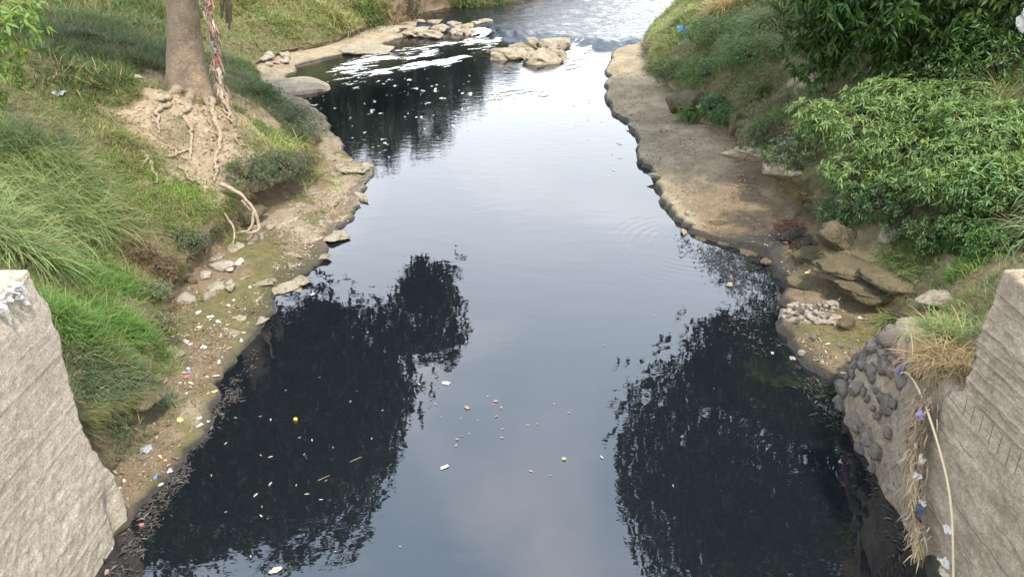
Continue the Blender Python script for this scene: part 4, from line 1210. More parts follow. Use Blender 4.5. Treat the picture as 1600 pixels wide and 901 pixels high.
# leafy bush on the right bank
BB = np.array([8.3, 15.2, 0.0]); BB[2] = bank_point(1, BB[0], BB[1]) - 0.1
BUSH = empty('leafy_bush', BB, 'bright green bush of narrow whorled leaves overhanging the right bank', 'bush')
rng = np.random.default_rng(44)
FR, LO, SC, TI = [], [], [], []
lobes = [((6.6, 14.6, 2.75), (0.95, 0.7, 0.5), 150), ((7.7, 15.0, 3.15), (1.2, 0.8, 0.45), 200), ((8.7, 14.7, 3.15), (1.2, 0.8, 0.5), 200), ((7.5, 14.0, 2.45), (1.0, 0.6, 0.55), 180), ((8.6, 13.8, 2.4), (0.95, 0.7, 0.6), 180), ((9.6, 14.3, 2.75), (0.7, 0.7, 0.55), 110), ((6.5, 14.0, 2.05), (0.6, 0.45, 0.35), 80), ((8.2, 13.5, 1.85), (0.8, 0.5, 0.35), 110), ((7.2, 13.5, 1.75), (0.7, 0.4, 0.3), 90), ((9.0, 13.3, 1.9), (0.7, 0.5, 0.4), 110), ((9.4, 13.5, 2.6), (0.9, 0.6, 0.5), 160), ((8.7, 13.0, 2.05), (0.95, 0.5, 0.4), 140), ((7.6, 13.2, 2.1), (0.9, 0.5, 0.4), 130), ((5.95, 14.8, 2.9), (0.5, 0.5, 0.35), 70)]
for px, py, r, n in ((1500, 262, (0.75, 0.5, 0.4), 150), (1545, 235, (0.75, 0.5, 0.4), 150), (1560, 285, (0.7, 0.45, 0.35), 130), (1485, 300, (0.75, 0.4, 0.32), 130), (1530, 305, (0.6, 0.4, 0.3), 100), (1520, 205, (0.8, 0.6, 0.4), 150), (1570, 200, (0.6, 0.5, 0.35), 90)):
    q = on(px, py, 1); lobes.append((tuple(q + np.array([-0.25, -0.4, 0.25])), r, n))
tips = []
for c, r, n in lobes:
    pts, d = lump_points(c, r, int(n * 1.7), rng, 0.6, 0.25, 12)
    d = d + np.array([-0.1, -0.25, 0.75])
    tips += list(pts[:: 9])
    a, b, s = whorls(pts, d, 9, 0.125, rng, 0.3, 0.95)
    FR.append(a); LO.append(b); SC.append(s)
FR, LO, SC = np.concatenate(FR), np.concatenate(LO), np.concatenate(SC)
BRANCH = []
for k, e in enumerate([l[0] for l in lobes]):
    e = np.array(e); m_ = (BB + e) / 2 + np.array([0, 0, 0.15])
    v, f = tube_data(spline([BB, m_, e], 10), np.linspace(0.06, 0.015, 10), 6, 0.1, k)
    BRANCH.append((e, mesh_obj('branch', v, f, M['bark_dark'], BUSH, smooth_sh=True)))
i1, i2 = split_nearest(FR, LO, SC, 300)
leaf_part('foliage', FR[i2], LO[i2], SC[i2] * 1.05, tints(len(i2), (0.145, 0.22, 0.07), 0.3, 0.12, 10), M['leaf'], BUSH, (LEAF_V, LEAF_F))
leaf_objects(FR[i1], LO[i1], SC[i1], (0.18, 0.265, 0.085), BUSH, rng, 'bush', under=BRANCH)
# twigs inside the bush: one joined part
parts = []
for e in tips:
    c = min(lobes, key=lambda l: np.linalg.norm(np.array(l[0]) - e))[0]
    v, f = tube_data(np.array([np.array(c), (np.array(c) + e) / 2 + np.array([0, 0, 0.05]), e]), np.array([0.012, 0.008, 0.005]), 4)
    parts.append((v, np.array([q for q in f if len(q) == 4])))
v, f, _ = merge(parts)
o = mesh_obj('twigs', v, f, M['bark_dark'], BUSH); o['kind'] = 'stuff'

# mango sapling reaching in at the upper left
SB = np.array([-10.0, 13.6, 0.0]); SB[2] = bank_point(-1, SB[0], SB[1]) - 0.1
SAP = empty('sapling', SB, 'yellow green leafed sapling reaching in at the upper left corner', 'tree')
v, f = tube_data(spline([SB, SB + np.array([0.1, 0, 0.9]), SB + np.array([0.5, -0.2, 1.7])], 10), np.linspace(0.07, 0.045, 10), 8, 0.1, 2)
mesh_obj('trunk', v, f, M['bark_dark'], SAP, smooth_sh=True)
rng = np.random.default_rng(55)
SBR = []
FR, LO, SC = [], [], []
for c, r, n in (((-8.25, 13.1, 5.1), (0.65, 0.6, 0.45), 34), ((-8.15, 12.6, 4.55), (0.35, 0.4, 0.3), 12), ((-8.85, 12.9, 4.4), (0.5, 0.6, 0.5), 26), ((-8.7, 12.4, 3.9), (0.3, 0.4, 0.3), 9), ((-9.3, 13.3, 5.3), (0.7, 0.7, 0.6), 34), ((-7.95, 12.7, 4.95), (0.45, 0.4, 0.3), 20), ((-8.35, 12.5, 4.3), (0.4, 0.4, 0.3), 16), ((-8.6, 12.2, 4.1), (0.4, 0.4, 0.35), 16)):
    pts, d = lump_points(c, r, n, rng, 0.5, 0.2, 12)
    a, b, s = whorls(pts, d + np.array([0.2, -0.3, 0.4]), 8, 0.20, rng, 0.7, 0.9)
    FR.append(a); LO.append(b); SC.append(s)
    v, f = tube_data(spline([SB + np.array([0.5, -0.2, 1.7]), (SB + np.array([0.5, -0.2, 1.7]) + np.array(c)) / 2 + np.array([0, 0, 0.1]), np.array(c)], 8), np.linspace(0.035, 0.01, 8), 6, 0.1, 5)
    SBR.append((np.array(c), mesh_obj('branch', v, f, M['bark_dark'], SAP, smooth_sh=True)))
FR, LO, SC = np.concatenate(FR), np.concatenate(LO), np.concatenate(SC)
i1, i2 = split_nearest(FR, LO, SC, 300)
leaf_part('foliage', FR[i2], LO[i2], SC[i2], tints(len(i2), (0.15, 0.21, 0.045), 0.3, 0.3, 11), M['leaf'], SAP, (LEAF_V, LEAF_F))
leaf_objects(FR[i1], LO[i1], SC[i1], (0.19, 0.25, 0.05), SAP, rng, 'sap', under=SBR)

# trees further upstream (seen as reflections)
for k, (x, y, h, r, sg, lab) in enumerate([(-9.6, 46.5, 8.6, 2.7, -1, 'tall bushy tree on the far left bank beyond the rock shelf'), (-6.6, 47.5, 7.8, 2.1, -1, 'bushy tree on the far left bank right of the tall one'), (-4.2, 50.0, 6.2, 1.7, -1, 'smaller tree on the far left bank near the bend'), (-1.5, 54.0, 4.9, 1.5, -1, 'low tree on the far left bank at the river bend'), (-13.8, 45.0, 9.2, 2.9, -1, 'tallest tree at the back of the far left bank'), (-11.6, 43.5, 6.8, 2.4, -1, 'rounded tree on the far left bank nearest the rock shelf'), (-17.5, 42.0, 8.5, 2.8, -1, 'broad tree set back on the far left bank'), (15.5, 55.0, 6.5, 2.6, 1, 'bushy tree on the far right bank at the bend'), (19.5, 58.0, 7.0, 2.6, 1, 'bushy tree furthest up the right bank')]):
    b = np.array([x, y, bank_point(sg, x, y) - 0.1])
    T = empty('bankside_tree', b, lab, 'tree', 'trees upstream')
    v, f = tube_data(spline([b, b + np.array([0.1, 0, (h - b[2]) * 0.4]), b + np.array([0.0, 0.1, (h - b[2]) * 0.75])], 8), np.linspace(0.16, 0.07, 8), 8, 0.1, k)
    mesh_obj('trunk', v, f, M['bark_dark'], T, smooth_sh=True)
    cz = (h + 1.6) / 2 + 0.5
    crown('crown', T, [((x, y, cz), (r * 1.35, r * 1.2, (h - cz) * 1.05), 1700)], 0.40, (0.05, 0.085, 0.025), 6, 60 + k)

# flat ledge stones stepping down to the water on the left shelf
rr = random.Random(5)
k = 0
for (px, py) in [(430, 452), (455, 437), (478, 428), (440, 418), (412, 438), (470, 402), (500, 396), (452, 388), (486, 372), (516, 366), (500, 345), (528, 340), (540, 318), (512, 318), (550, 300), (560, 280), (530, 290), (566, 262), (380, 462), (372, 490), (398, 500), (352, 520), (545, 262), (520, 272), (505, 250), (530, 240)]:
    s_ = (rr.uniform(0.14, 0.55), rr.uniform(0.12, 0.36), rr.uniform(0.05, 0.11))
    p = on(px + rr.uniform(-6, 2), py + rr.uniform(-4, 4), -1)
    rock('ledge_stone', 'flat tan ledge stone at the water edge of the left shelf', 'rock', p, s_, 2000 + k, M['rock'], 'flat ledge stones of the left shelf', rotz=rr.uniform(0, 3), sub=4, rough=0.55, flat=0.2, sink=0.78, tilt=(rr.uniform(-0.1, 0.1), rr.uniform(-0.1, 0.1)))
    k += 1

# broken rim stones of the right rock shelf
k = 0
for (px, py) in [(1052, 352), (1036, 318), (1028, 300), (1012, 272), (1002, 250), (998, 232), (992, 206), (975, 196), (962, 176), (1080, 368), (1110, 380), (1150, 392), (1188, 402), (1060, 330), (1040, 262), (1100, 350)]:
    s_ = (rr.uniform(0.10, 0.28), rr.uniform(0.10, 0.24), rr.uniform(0.05, 0.08))
    p = on(px + rr.uniform(12, 26), py + rr.uniform(-4, 4), 1)
    rock('rim_stone', 'rough broken stone along the water rim of the right shelf', 'rock', p, s_, 2100 + k, M['rock_brown' if py > 340 else 'rock'], 'rim stones of the right shelf', rotz=rr.uniform(0, 3), sub=4, rough=0.55, flat=0.25, sink=0.7)
    k += 1

for k, (px, py, lab) in enumerate([(335, 402, 'broken tan ledge stone under the small root knot'), (366, 386, 'broken tan ledge stone just below the hanging root tip'), (396, 372, 'broken tan ledge stone in front of the root loops'), (432, 350, 'broken tan ledge stone right of the root loops'), (456, 330, 'broken tan ledge stone under the dark weed mounds'), (482, 300, 'broken tan ledge stone below the brownish weed mound'), (500, 268, 'broken tan ledge stone at the bend of the left shelf'), (346, 445, 'broken tan ledge stone beside the crumpled sack')]):
    rock('ledge_rock', lab, 'rock', on(px, py, -1), (0.30 + 0.05 * (k % 4), 0.20 + 0.03 * (k % 3), 0.10), 2200 + k, M['rock'], 'broken ledge stones below the roots', rotz=0.8 + 0.3 * (k % 3), sub=4, rough=0.6, flat=0.2, sink=0.6)
# ------------------------------------------------------------------ grass and weeds
def blade_mesh(pts, nrm, length, width, tint, templates, lean, rng, upmix=0.7, along=None):
    n = len(pts)
    d = nrm * (1 - upmix) + np.array([0, 0, 1.0]) * upmix + rng.standard_normal((n, 3)) * np.array([lean, lean, lean * 0.25])
    if along is not None: d = d + along
    tw = rng.random(n) * 0.9 - 0.45
    fr = rot_to(d, tw)
    which = rng.integers(0, len(templates), n)
    parts = []
    for k, (tv, tf) in enumerate(templates):
        m = which == k
        sc = np.stack([width[m], length[m], length[m]], 1)
        v, f = scatter(tv, tf, fr[m], pts[m], sc)
        tt = np.repeat(tint[m], len(tv), 0)
        # blades pale a little towards their dry tips
        tip = np.tile(np.linspace(0.8, 1.25, len(tv)), m.sum())[:, None]
        parts.append((v, f, tt * tip))
    return merge(parts)

SHORT = [blade_template(b, 2) for b in (0.5, 0.9, 1.3)]
GREEN = np.array((0.135, 0.185, 0.05)); PALE = np.array((0.25, 0.28, 0.10)); SHADED = np.array((0.050, 0.088, 0.028))
DRY = np.array((0.36, 0.275, 0.14)); GREY = np.array((0.12, 0.155, 0.085)); BRIGHT = np.array((0.13, 0.225, 0.040)); RUSTY = np.array((0.21, 0.14, 0.08))
G_POLY = [([(150, 275), (340, 272), (350, 345), (190, 375)], BRIGHT, 0.7),
          ([(372, 214), (495, 224), (485, 252), (385, 250)], PALE * 1.1, 0.9),
          ([(345, 245), (492, 245), (492, 312), (350, 312)], GREY * 0.8, 0.9),
          ([(405, 145), (485, 150), (500, 215), (425, 212)], GREY * 0.85, 0.75),
          ([(340, 0), (600, 0), (590, 60), (440, 95), (350, 60)], PALE, 0.75),
          ([(440, 20), (560, 0), (590, 50), (480, 70)], PALE * 0.9 + DRY * 0.2, 0.6),
          ([(20, 0), (262, 0), (258, 120), (160, 140), (40, 130)], SHADED * 1.15, 0.75),  # shadow of the big crown painted into the grass colour
          (POLY['redL'], RUSTY, 0.8),
          ([(160, 168), (260, 250), (180, 270), (120, 200)], GREEN * 0.8 + DRY * 0.25, 0.6),
          ([(1010, 20), (1110, 10), (1210, 80), (1150, 170), (1020, 130)], PALE * 1.0, 0.75),
          ([(1150, 170), (1240, 150), (1300, 330), (1200, 300)], GREY * 0.8, 0.8),
          ([(1060, 130), (1160, 130), (1150, 200), (1070, 210)], GREEN, 0.7)]

def grass_tint(pts, rng):
    n = len(pts)
    px = to_px(pts)
    nz = fbm2(pts[:, 0], pts[:, 1], 0.9, 200)[:, None]; n2 = fbm2(pts[:, 0], pts[:, 1], 2.6, 210)[:, None]
    c = GREEN * (1 - smooth(-0.2, 0.6, nz)) + (PALE * 0.75 + GREEN * 0.25) * smooth(-0.2, 0.6, nz)
    c = c * (1 - 0.6 * smooth(0.15, 0.6, n2)) + GREY * 0.6 * smooth(0.15, 0.6, n2)
    jp = px + rng.standard_normal(px.shape) * 9
    for poly, col, k in G_POLY:
        m = in_poly(jp, poly)[:, None] * k
        c = c * (1 - m) + col * m
    dry = (rng.random(n) < 0.10 + 0.22 * smooth(0.1, 0.5, fbm2(pts[:, 0], pts[:, 1], 1.4, 220)))[:, None]
    c = np.where(dry, DRY * (0.6 + 0.5 * rng.random((n, 1))), c)
    return c * (0.7 + 0.6 * rng.random((n, 1)))

def w_grass(c, at, zone):
    veg = at['veg'][:-1, :-1]; sand = at['sand'][:-1, :-1]; rk = at['rock'][:-1, :-1]
    dens = np.clip((veg + 0.14 * sand * smooth(0.0, 0.4, fbm2(c[..., 0], c[..., 1], 1.6, 231))) * (1 - 0.5 * sand) * (1 - 0.9 * rk), 0, 1)
    dens = dens * (0.35 + smooth(-0.5, 0.2, fbm2(c[..., 0], c[..., 1], 1.1, 230)))
    return dens / (0.5 + (c[..., 1] / 14.0) ** 1.5)

for sgn, nb, lab in ((-1, 270000, 'short mixed grass covering the left bank'), (1, 210000, 'short mixed grass covering the right bank')):
    rng = np.random.default_rng(400 + sgn)
    pts, nrm, _ = sample_bank(sgn, nb, w_grass, (6.8, 60))
    far = np.clip(pts[:, 1] / 18.0, 0.6, 2.4)
    px = to_px(pts)
    lush = in_poly(px, G_POLY[6][0]) * 0.9 + in_poly(px, G_POLY[4][0]) * 0.3 + (sgn > 0) * 0.25
    ln = (0.07 + 0.20 * rng.random(nb) ** 1.4) * (1 + lush) * (0.8 + 0.5 * smooth(-0.3, 0.5, fbm2(pts[:, 0], pts[:, 1], 0.8, 240))) * np.clip(far, 0.8, 1.6)
    wd = (0.006 + 0.006 * rng.random(nb)) * far * 1.25
    v, f, t = blade_mesh(pts, nrm, ln, wd, grass_tint(pts, rng), SHORT, 0.75, rng, 0.6)
    o = mesh_obj('grass', v, f, M['grass'], local=True, tint=t)
    tag(o, lab, 'grass', kind='stuff')
    # broad leaved creepers between the blades
    nw = 42000 if sgn < 0 else 36000
    def w_weed(c, at, zone):
        return w_grass(c, at, zone) * smooth(0.0, 0.45, fbm2(c[..., 0], c[..., 1], 0.75, 250 + sgn))
    pts, nrm, _ = sample_bank(sgn, nw, w_weed, (6.8, 50))
    far = np.clip(pts[:, 1] / 16.0, 0.7, 2.2)
    d = rng.standard_normal((nw, 3)) * np.array([1, 1, 0.35]) + nrm * 0.35
    fr = rot_to(d, rng.standard_normal(nw) * 0.4)
    lift = rng.random(nw) * 0.14 * far
    tin = grass_tint(pts, rng) * np.array([0.75, 0.95, 0.85])
    v, f = scatter(LEAFS_V, LEAFS_F, fr, pts + np.array([0, 0, 1.0]) * lift[:, None] , (0.035 + 0.035 * rng.random(nw)) * far)
    o = mesh_obj('ground_cover', v, f, M['grass'], local=True, tint=np.repeat(tin, len(LEAFS_V), 0))
    tag(o, 'low leafy weeds creeping over the %s bank' % ('left' if sgn < 0 else 'right'), 'weeds', kind='stuff')
    # grass and rootlets hanging over the lip of the scarp
    nh = 16000
    def w_lip(c, at, zone):
        zz = (zone[:-1] == 3)[None, :] * np.linspace(0, 1, len(zone) - 1)[None, :] 
        idx = np.nonzero(zone == 3)[0]
        w = np.zeros(len(zone) - 1); w[idx[-4]:idx[-1] + 1] = 1.0; w[idx[1]:idx[-4]] = 0.10
        return w[None, :] * (0.2 + smooth(-0.1, 0.4, fbm2(c[..., 0], c[..., 1], 1.5, 260))) / (0.5 + (c[..., 1] / 14.0) ** 1.5)
    pts, nrm, _ = sample_bank(sgn, nh, w_lip, (7.4, 48), (3,))
    c = np.where(rng.random((nh, 1)) < 0.45, DRY * 0.6, GREEN * 0.8) * (0.6 + 0.7 * rng.random((nh, 1)))
    outw = np.array([-sgn * 0.5, 0, -0.15])
    v, f, t = blade_mesh(pts, nrm * 0.2, 0.08 + 0.2 * rng.random(nh) ** 2, (0.005 + 0.006 * rng.random(nh)) * np.clip(pts[:, 1] / 14, 0.8, 2), c, SHORT, 0.6, rng, 0.25, outw)
    o = mesh_obj('grass', v, f, M['grass'], local=True, tint=t)
    tag(o, 'fringe of grass and rootlets hanging over the %s scarp' % ('left' if sgn < 0 else 'right'), 'grass', kind='stuff')

def tussock(name, label, cat, loc, n, ln, wd, spread, col, templates=LONGS, lean=0.5, group=None, along=None, seed=1, var=0.3, dry=0.08, conform=None):
    rng = np.random.default_rng(seed)
    loc = np.asarray(loc, float)
    off = rng.standard_normal((n, 3)) * np.array([spread, spread, 0]) * 0.5
    pts = loc + off
    if conform:
        # feet follow the ground
        xs_ = np.linspace(loc[0] - 2 * spread, loc[0] + 2 * spread, 13); ys_ = np.linspace(loc[1] - 2 * spread, loc[1] + 2 * spread, 13)
        H = np.array([[bank_point(conform, a, b) for b in ys_] for a in xs_])
        H = np.where(H < loc[2] - 1.2, loc[2] - 0.1, H)
        ix = np.clip(((pts[:, 0] - xs_[0]) / (xs_[1] - xs_[0])), 0, 11.99); iy = np.clip(((pts[:, 1] - ys_[0]) / (ys_[1] - ys_[0])), 0, 11.99)
        a, b = ix.astype(int), iy.astype(int); fa, fb = ix - a, iy - b
        pts[:, 2] = H[a, b] * (1 - fa) * (1 - fb) + H[a + 1, b] * fa * (1 - fb) + H[a, b + 1] * (1 - fa) * fb + H[a + 1, b + 1] * fa * fb - 0.02
    L = ln * (0.55 + 0.6 * rng.random(n)); Wd = wd * (0.7 + 0.6 * rng.random(n))
    c = np.array(col)[None] * (1 + var * rng.standard_normal((n, 1)) * 0.7).clip(0.35, 1.9)
    c = np.where(rng.random((n, 1)) < dry, DRY * (0.7 + 0.5 * rng.random((n, 1))), c)
    d_out = off / (spread + 1e-6) * 0.5
    v, f, t = blade_mesh(pts, np.tile([0, 0, 1.0], (n, 1)) + d_out, L, Wd, np.clip(c, 0.01, 0.9), templates, lean, rng, 0.5, along)
    T = empty(name, loc, label, cat, group)
    o = mesh_obj('blades', v, f, M['grass'], T, tint=t); o['kind'] = 'stuff'
    return T

TALLC = (0.185, 0.245, 0.09)
for k, (px, py, lab) in enumerate([(18, 225, 'tall arching grass tussock at the left edge, highest up the slope'), (66, 262, 'tall arching grass tussock below the highest one at left'), (112, 300, 'tall grass tussock reaching furthest towards the bare patch'), (22, 312, 'tall grass tussock in the middle of the left edge'), (72, 345, 'tall grass tussock just above the bright green patch'), (128, 352, 'tall grass tussock leaning over the bright green patch'), (16, 388, 'tall grass tussock directly behind the left concrete wall'), (-30, 270, 'tall grass tussock cut by the left picture edge'), (-25, 350, 'low hidden grass tussock cut by the left picture edge')]):
    tussock('grass_tussock', lab, 'tall grass', on(px, py, -1), 680, 1.0, 0.0115, 0.45, TALLC, LONGS, 0.42, 'tall grass tussocks on the left bank', np.array([0.28, -0.12, 0.05]), 500 + k, conform=-1)
for k, (px, py, n, lab) in enumerate([(120, 432, 1700, 'bright green soft grass clump beside the top of the left wall'), (175, 445, 1500, 'bright green soft grass clump on its right shoulder'), (110, 500, 1700, 'bright green soft grass clump against the left wall end'), (180, 505, 1600, 'bright green soft grass clump in the middle of the patch'), (215, 520, 900, 'pale green soft grass clump at the right rim of the patch')]):
    tussock('grass_clump', lab, 'grass', on(px, py, -1), n, 0.36, 0.011, 0.40, (0.12, 0.215, 0.05), SHORT, 0.7, 'bright green grass on the left bank', None, 520 + k, dry=0.03, conform=-1)
for k, (px, py, n, lab) in enumerate([(140, 570, 1500, 'grey green weed clump along the left wall end'), (195, 575, 1500, 'grey green weed clump on the lip above the shelf'), (165, 625, 1400, 'grey green weed clump hanging over the left undercut'), (230, 585, 700, 'sparse grey green weed clump at the shelf corner')]):
    tussock('weed_clump', lab, 'weeds', on(px, py, -1), n, 0.20, 0.012, 0.36, (0.105, 0.145, 0.075), SHORT, 0.95, 'grey green weeds on the left bank', None, 530 + k, conform=-1)

def leafy_mound(name, label, cat, loc, radii, n, leaf, col, seed, group=None, template=(LEAFS_V, LEAFS_F)):
    rng = np.random.default_rng(seed)
    T = empty(name, loc, label, cat, group)
    pts, d = lump_points(np.asarray(loc) + np.array([0, 0, radii[2] * 0.35]), radii, n, rng, 0.5, 0.35, seed)
    fr, lo, sc = whorls(pts, d + np.array([0, -0.1, 0.5]), 5, leaf, rng, 0.3, 0.9)
    leaf_part('foliage', fr, lo, sc, tints(len(lo), col, 0.3, 0.15, seed), M['leaf'], T, template)
    # stems
    ps = []
    for q in pts[::12]:
        v, f = tube_data(np.array([loc, (np.asarray(loc) + q) / 2 + np.array([0, 0, 0.03]), q]), np.array([0.01, 0.007, 0.004]), 4)
        ps.append((v, np.array([x for x in f if len(x) == 4])))
    v, f, _ = merge(ps)
    o = mesh_obj('stems', v, f, M['bark_dark'], T); o['kind'] = 'stuff'
    return T
GW = (0.085, 0.115, 0.062)
for k, (px, py, r, n, lf, col, lab) in enumerate([
    (385, 280, (0.75, 0.55, 0.36), 620, 0.065, GW, 'dark grey green weed mound above the looping roots'),
    (440, 278, (0.70, 0.55, 0.36), 560, 0.065, GW, 'dark grey green weed mound right of the first one'),
    (475, 262, (0.45, 0.45, 0.30), 260, 0.065, (0.17, 0.12, 0.07), 'brownish dry weed mound on the scarp corner'),
    (448, 190, (0.80, 0.6, 0.35), 420, 0.075, GW, 'dull green weed mound between the tree and the river'),
    (470, 215, (0.6, 0.5, 0.3), 260, 0.075, GW, 'dull green weed mound at the upper shelf edge'),
    (405, 150, (0.8, 0.7, 0.35), 360, 0.08, (0.075, 0.14, 0.035), 'fresh green weed mound beside the tree vine'),
    (300, 385, (0.40, 0.35, 0.24), 300, 0.055, (0.09, 0.12, 0.06), 'weed mound in front of the small root knot'),
    (250, 420, (0.42, 0.35, 0.24), 300, 0.055, RUSTY * 0.8, 'rusty dead weed mound above the left shelf'),
    (215, 395, (0.35, 0.35, 0.2), 240, 0.055, RUSTY * 0.9, 'rusty dead weed mound higher up the left slope'),
    (232, 462, (0.34, 0.3, 0.2), 240, 0.055, (0.13, 0.17, 0.075), 'pale leafy weed mound right of the bright grass'),
    (255, 510, (0.30, 0.28, 0.18), 200, 0.05, (0.16, 0.16, 0.08), 'straw coloured weed mound above the left undercut')]):
    leafy_mound('weed_mound', lab, 'weeds', on(px, py, -1), r, n, lf, col, 600 + k, 'weed mounds on the left bank')
for k, (px, py, r, n, lf, col, lab) in enumerate([
    (1080, 190, (0.55, 0.5, 0.38), 420, 0.075, (0.10, 0.19, 0.045), 'bright weed mound at the foot of the right slope'),
    (1112, 178, (0.45, 0.4, 0.4), 260, 0.11, (0.085, 0.17, 0.07), 'broad leaved weed mound behind the right boulders'),
    (1130, 192, (0.45, 0.4, 0.3), 260, 0.08, (0.09, 0.18, 0.05), 'small weed mound beside the upright mossy boulder'),
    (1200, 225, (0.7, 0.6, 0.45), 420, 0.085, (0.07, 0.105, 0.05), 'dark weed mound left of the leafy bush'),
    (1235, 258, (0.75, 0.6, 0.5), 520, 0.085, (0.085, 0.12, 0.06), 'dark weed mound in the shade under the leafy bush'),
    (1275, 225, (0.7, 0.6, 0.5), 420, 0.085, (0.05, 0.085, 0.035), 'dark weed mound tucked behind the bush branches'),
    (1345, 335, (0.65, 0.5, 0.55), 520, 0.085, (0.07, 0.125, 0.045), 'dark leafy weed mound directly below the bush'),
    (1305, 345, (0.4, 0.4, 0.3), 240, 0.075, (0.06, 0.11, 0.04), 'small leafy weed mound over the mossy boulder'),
    (1425, 352, (0.6, 0.35, 0.4), 380, 0.085, (0.07, 0.12, 0.045), 'dark leafy weed mound under the right half of the bush'),  # mounds below the bush: its shade is put into their dark tints
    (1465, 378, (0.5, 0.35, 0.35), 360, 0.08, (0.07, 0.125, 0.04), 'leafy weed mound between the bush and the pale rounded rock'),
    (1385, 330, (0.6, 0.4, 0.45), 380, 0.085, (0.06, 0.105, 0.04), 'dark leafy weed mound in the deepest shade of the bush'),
    (1505, 378, (0.5, 0.4, 0.4), 420, 0.10, (0.075, 0.14, 0.04), 'leafy weed mound right of the bush'),
    (1545, 395, (0.5, 0.4, 0.35), 360, 0.085, (0.075, 0.15, 0.035), 'leafy weed mound right behind the right wall'),
    (1120, 60, (1.5, 1.2, 0.6), 620, 0.13, (0.12, 0.19, 0.055), 'pale green shrub mound high on the right slope'),
    (1175, 90, (1.2, 1.0, 0.6), 520, 0.12, (0.12, 0.20, 0.065), 'grey green shrub mound on the right slope under the dark tree'),
    (1110, 120, (1.0, 0.8, 0.45), 420, 0.11, (0.09, 0.16, 0.05), 'fresh green shrub mound halfway down the right slope'),
    (1045, 115, (0.8, 0.8, 0.4), 300, 0.11, (0.11, 0.165, 0.055), 'low shrub mound above the far end of the right shelf'),
    (1560, 130, (1.2, 0.8, 0.8), 480, 0.13, (0.06, 0.115, 0.03), 'dark shrub mound at the right edge behind the bush'),
    (1480, 150, (1.0, 0.7, 0.7), 380, 0.13, (0.05, 0.10, 0.03), 'dark shrub mound directly behind the top of the bush')]):
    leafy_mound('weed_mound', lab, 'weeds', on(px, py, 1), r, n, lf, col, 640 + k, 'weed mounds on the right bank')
for k, (px, py, n, ln, col, lab, al) in enumerate([
    (1668, 300, 420, 1.0, (0.16, 0.22, 0.10), 'tall arching grass tussock at the right edge', (-0.35, -0.2, 0.1)),
    (1655, 365, 380, 0.85, (0.17, 0.21, 0.10), 'tall arching grass tussock nearest the right wall top', (-0.35, -0.25, 0.1)),
    (1556, 200, 90, 1.3, (0.17, 0.20, 0.08), 'thin tall grass stalks rising behind the bush', (-0.05, 0, 0.3)),
    (1408, 398, 700, 0.30, (0.12, 0.20, 0.045), 'fine green grass hanging beside the pinkish rock', (-0.15, -0.35, -0.15)),
    (1440, 405, 700, 0.34, (0.14, 0.19, 0.06), 'fine green grass hanging over the right scarp', (-0.1, -0.35, -0.15)),
    (1505, 425, 500, 0.32, (0.10, 0.19, 0.04), 'green grass clump touching the end of the right wall', (0, 0, 0)),
    (1190, 195, 600, 0.30, (0.13, 0.24, 0.04), 'bright green grass strip on the right slope above the red leaves', (-0.1, -0.2, 0)),
    (1220, 182, 500, 0.30, (0.13, 0.24, 0.04), 'bright green grass strip reaching under the bush', (-0.1, -0.2, 0)),
    (1150, 75, 500, 0.85, (0.20, 0.26, 0.13), 'silvery tall grass tussock on the right slope', (-0.2, -0.2, 0.1)),
    (1180, 45, 500, 0.95, (0.19, 0.26, 0.12), 'silvery tall grass tussock below the dark tree', (-0.2, -0.2, 0.1)),
    (1125, 18, 500, 1.0, (0.40, 0.29, 0.15), 'dry brown grass tussock on top of the right slope', (0, -0.1, 0.1)),
    (1190, 140, 420, 0.6, (0.17, 0.20, 0.08), 'olive tall grass tussock above the brown scarp', (-0.15, -0.2, 0)),
    (1060, 40, 500, 0.7, (0.19, 0.23, 0.085), 'pale grass tussock around the blue plastic stick', (-0.15, -0.1, 0.1)),
    (1040, 75, 500, 0.6, (0.18, 0.22, 0.08), 'pale grass tussock at the upstream end of the right slope', (-0.2, -0.1, 0))]):
    tussock('grass_tussock', lab, 'tall grass', on(px, py, 1), n, ln, 0.014 if ln < 0.5 else 0.022, 0.35 if ln < 0.5 else 0.5, col, SHORT if ln < 0.5 else LONGS, 0.5, 'grass tussocks on the right bank', np.array(al, float), 700 + k, conform=1)
# far left bank grass
for k, (px, py, col, lab) in enumerate([(575, 22, (0.08, 0.14, 0.04), 'dark green grass tussock on the far left bank near the rocks'), (640, 12, (0.12, 0.10, 0.06), 'brown twiggy tussock on the far left bank'), (718, 10, (0.13, 0.18, 0.05), 'green grass tussock hanging on the far tan cutbank'), (742, 8, (0.11, 0.16, 0.045), 'second green tussock on the far tan cutbank'), (775, 4, (0.10, 0.15, 0.045), 'small tussock at the end of the far tan cutbank'), (520, 25, (0.26, 0.26, 0.11), 'straw green tussock on the far left bank'), (610, 30, (0.25, 0.18, 0.10), 'dry brown tussock above the far left rocks')]):
    tussock('grass_tussock', lab, 'tall grass', on(px, py, -1), 420, 0.9, 0.035, 0.9, col, LONGS, 0.6, 'tussocks on the far left bank', None, 730 + k, conform=-1)
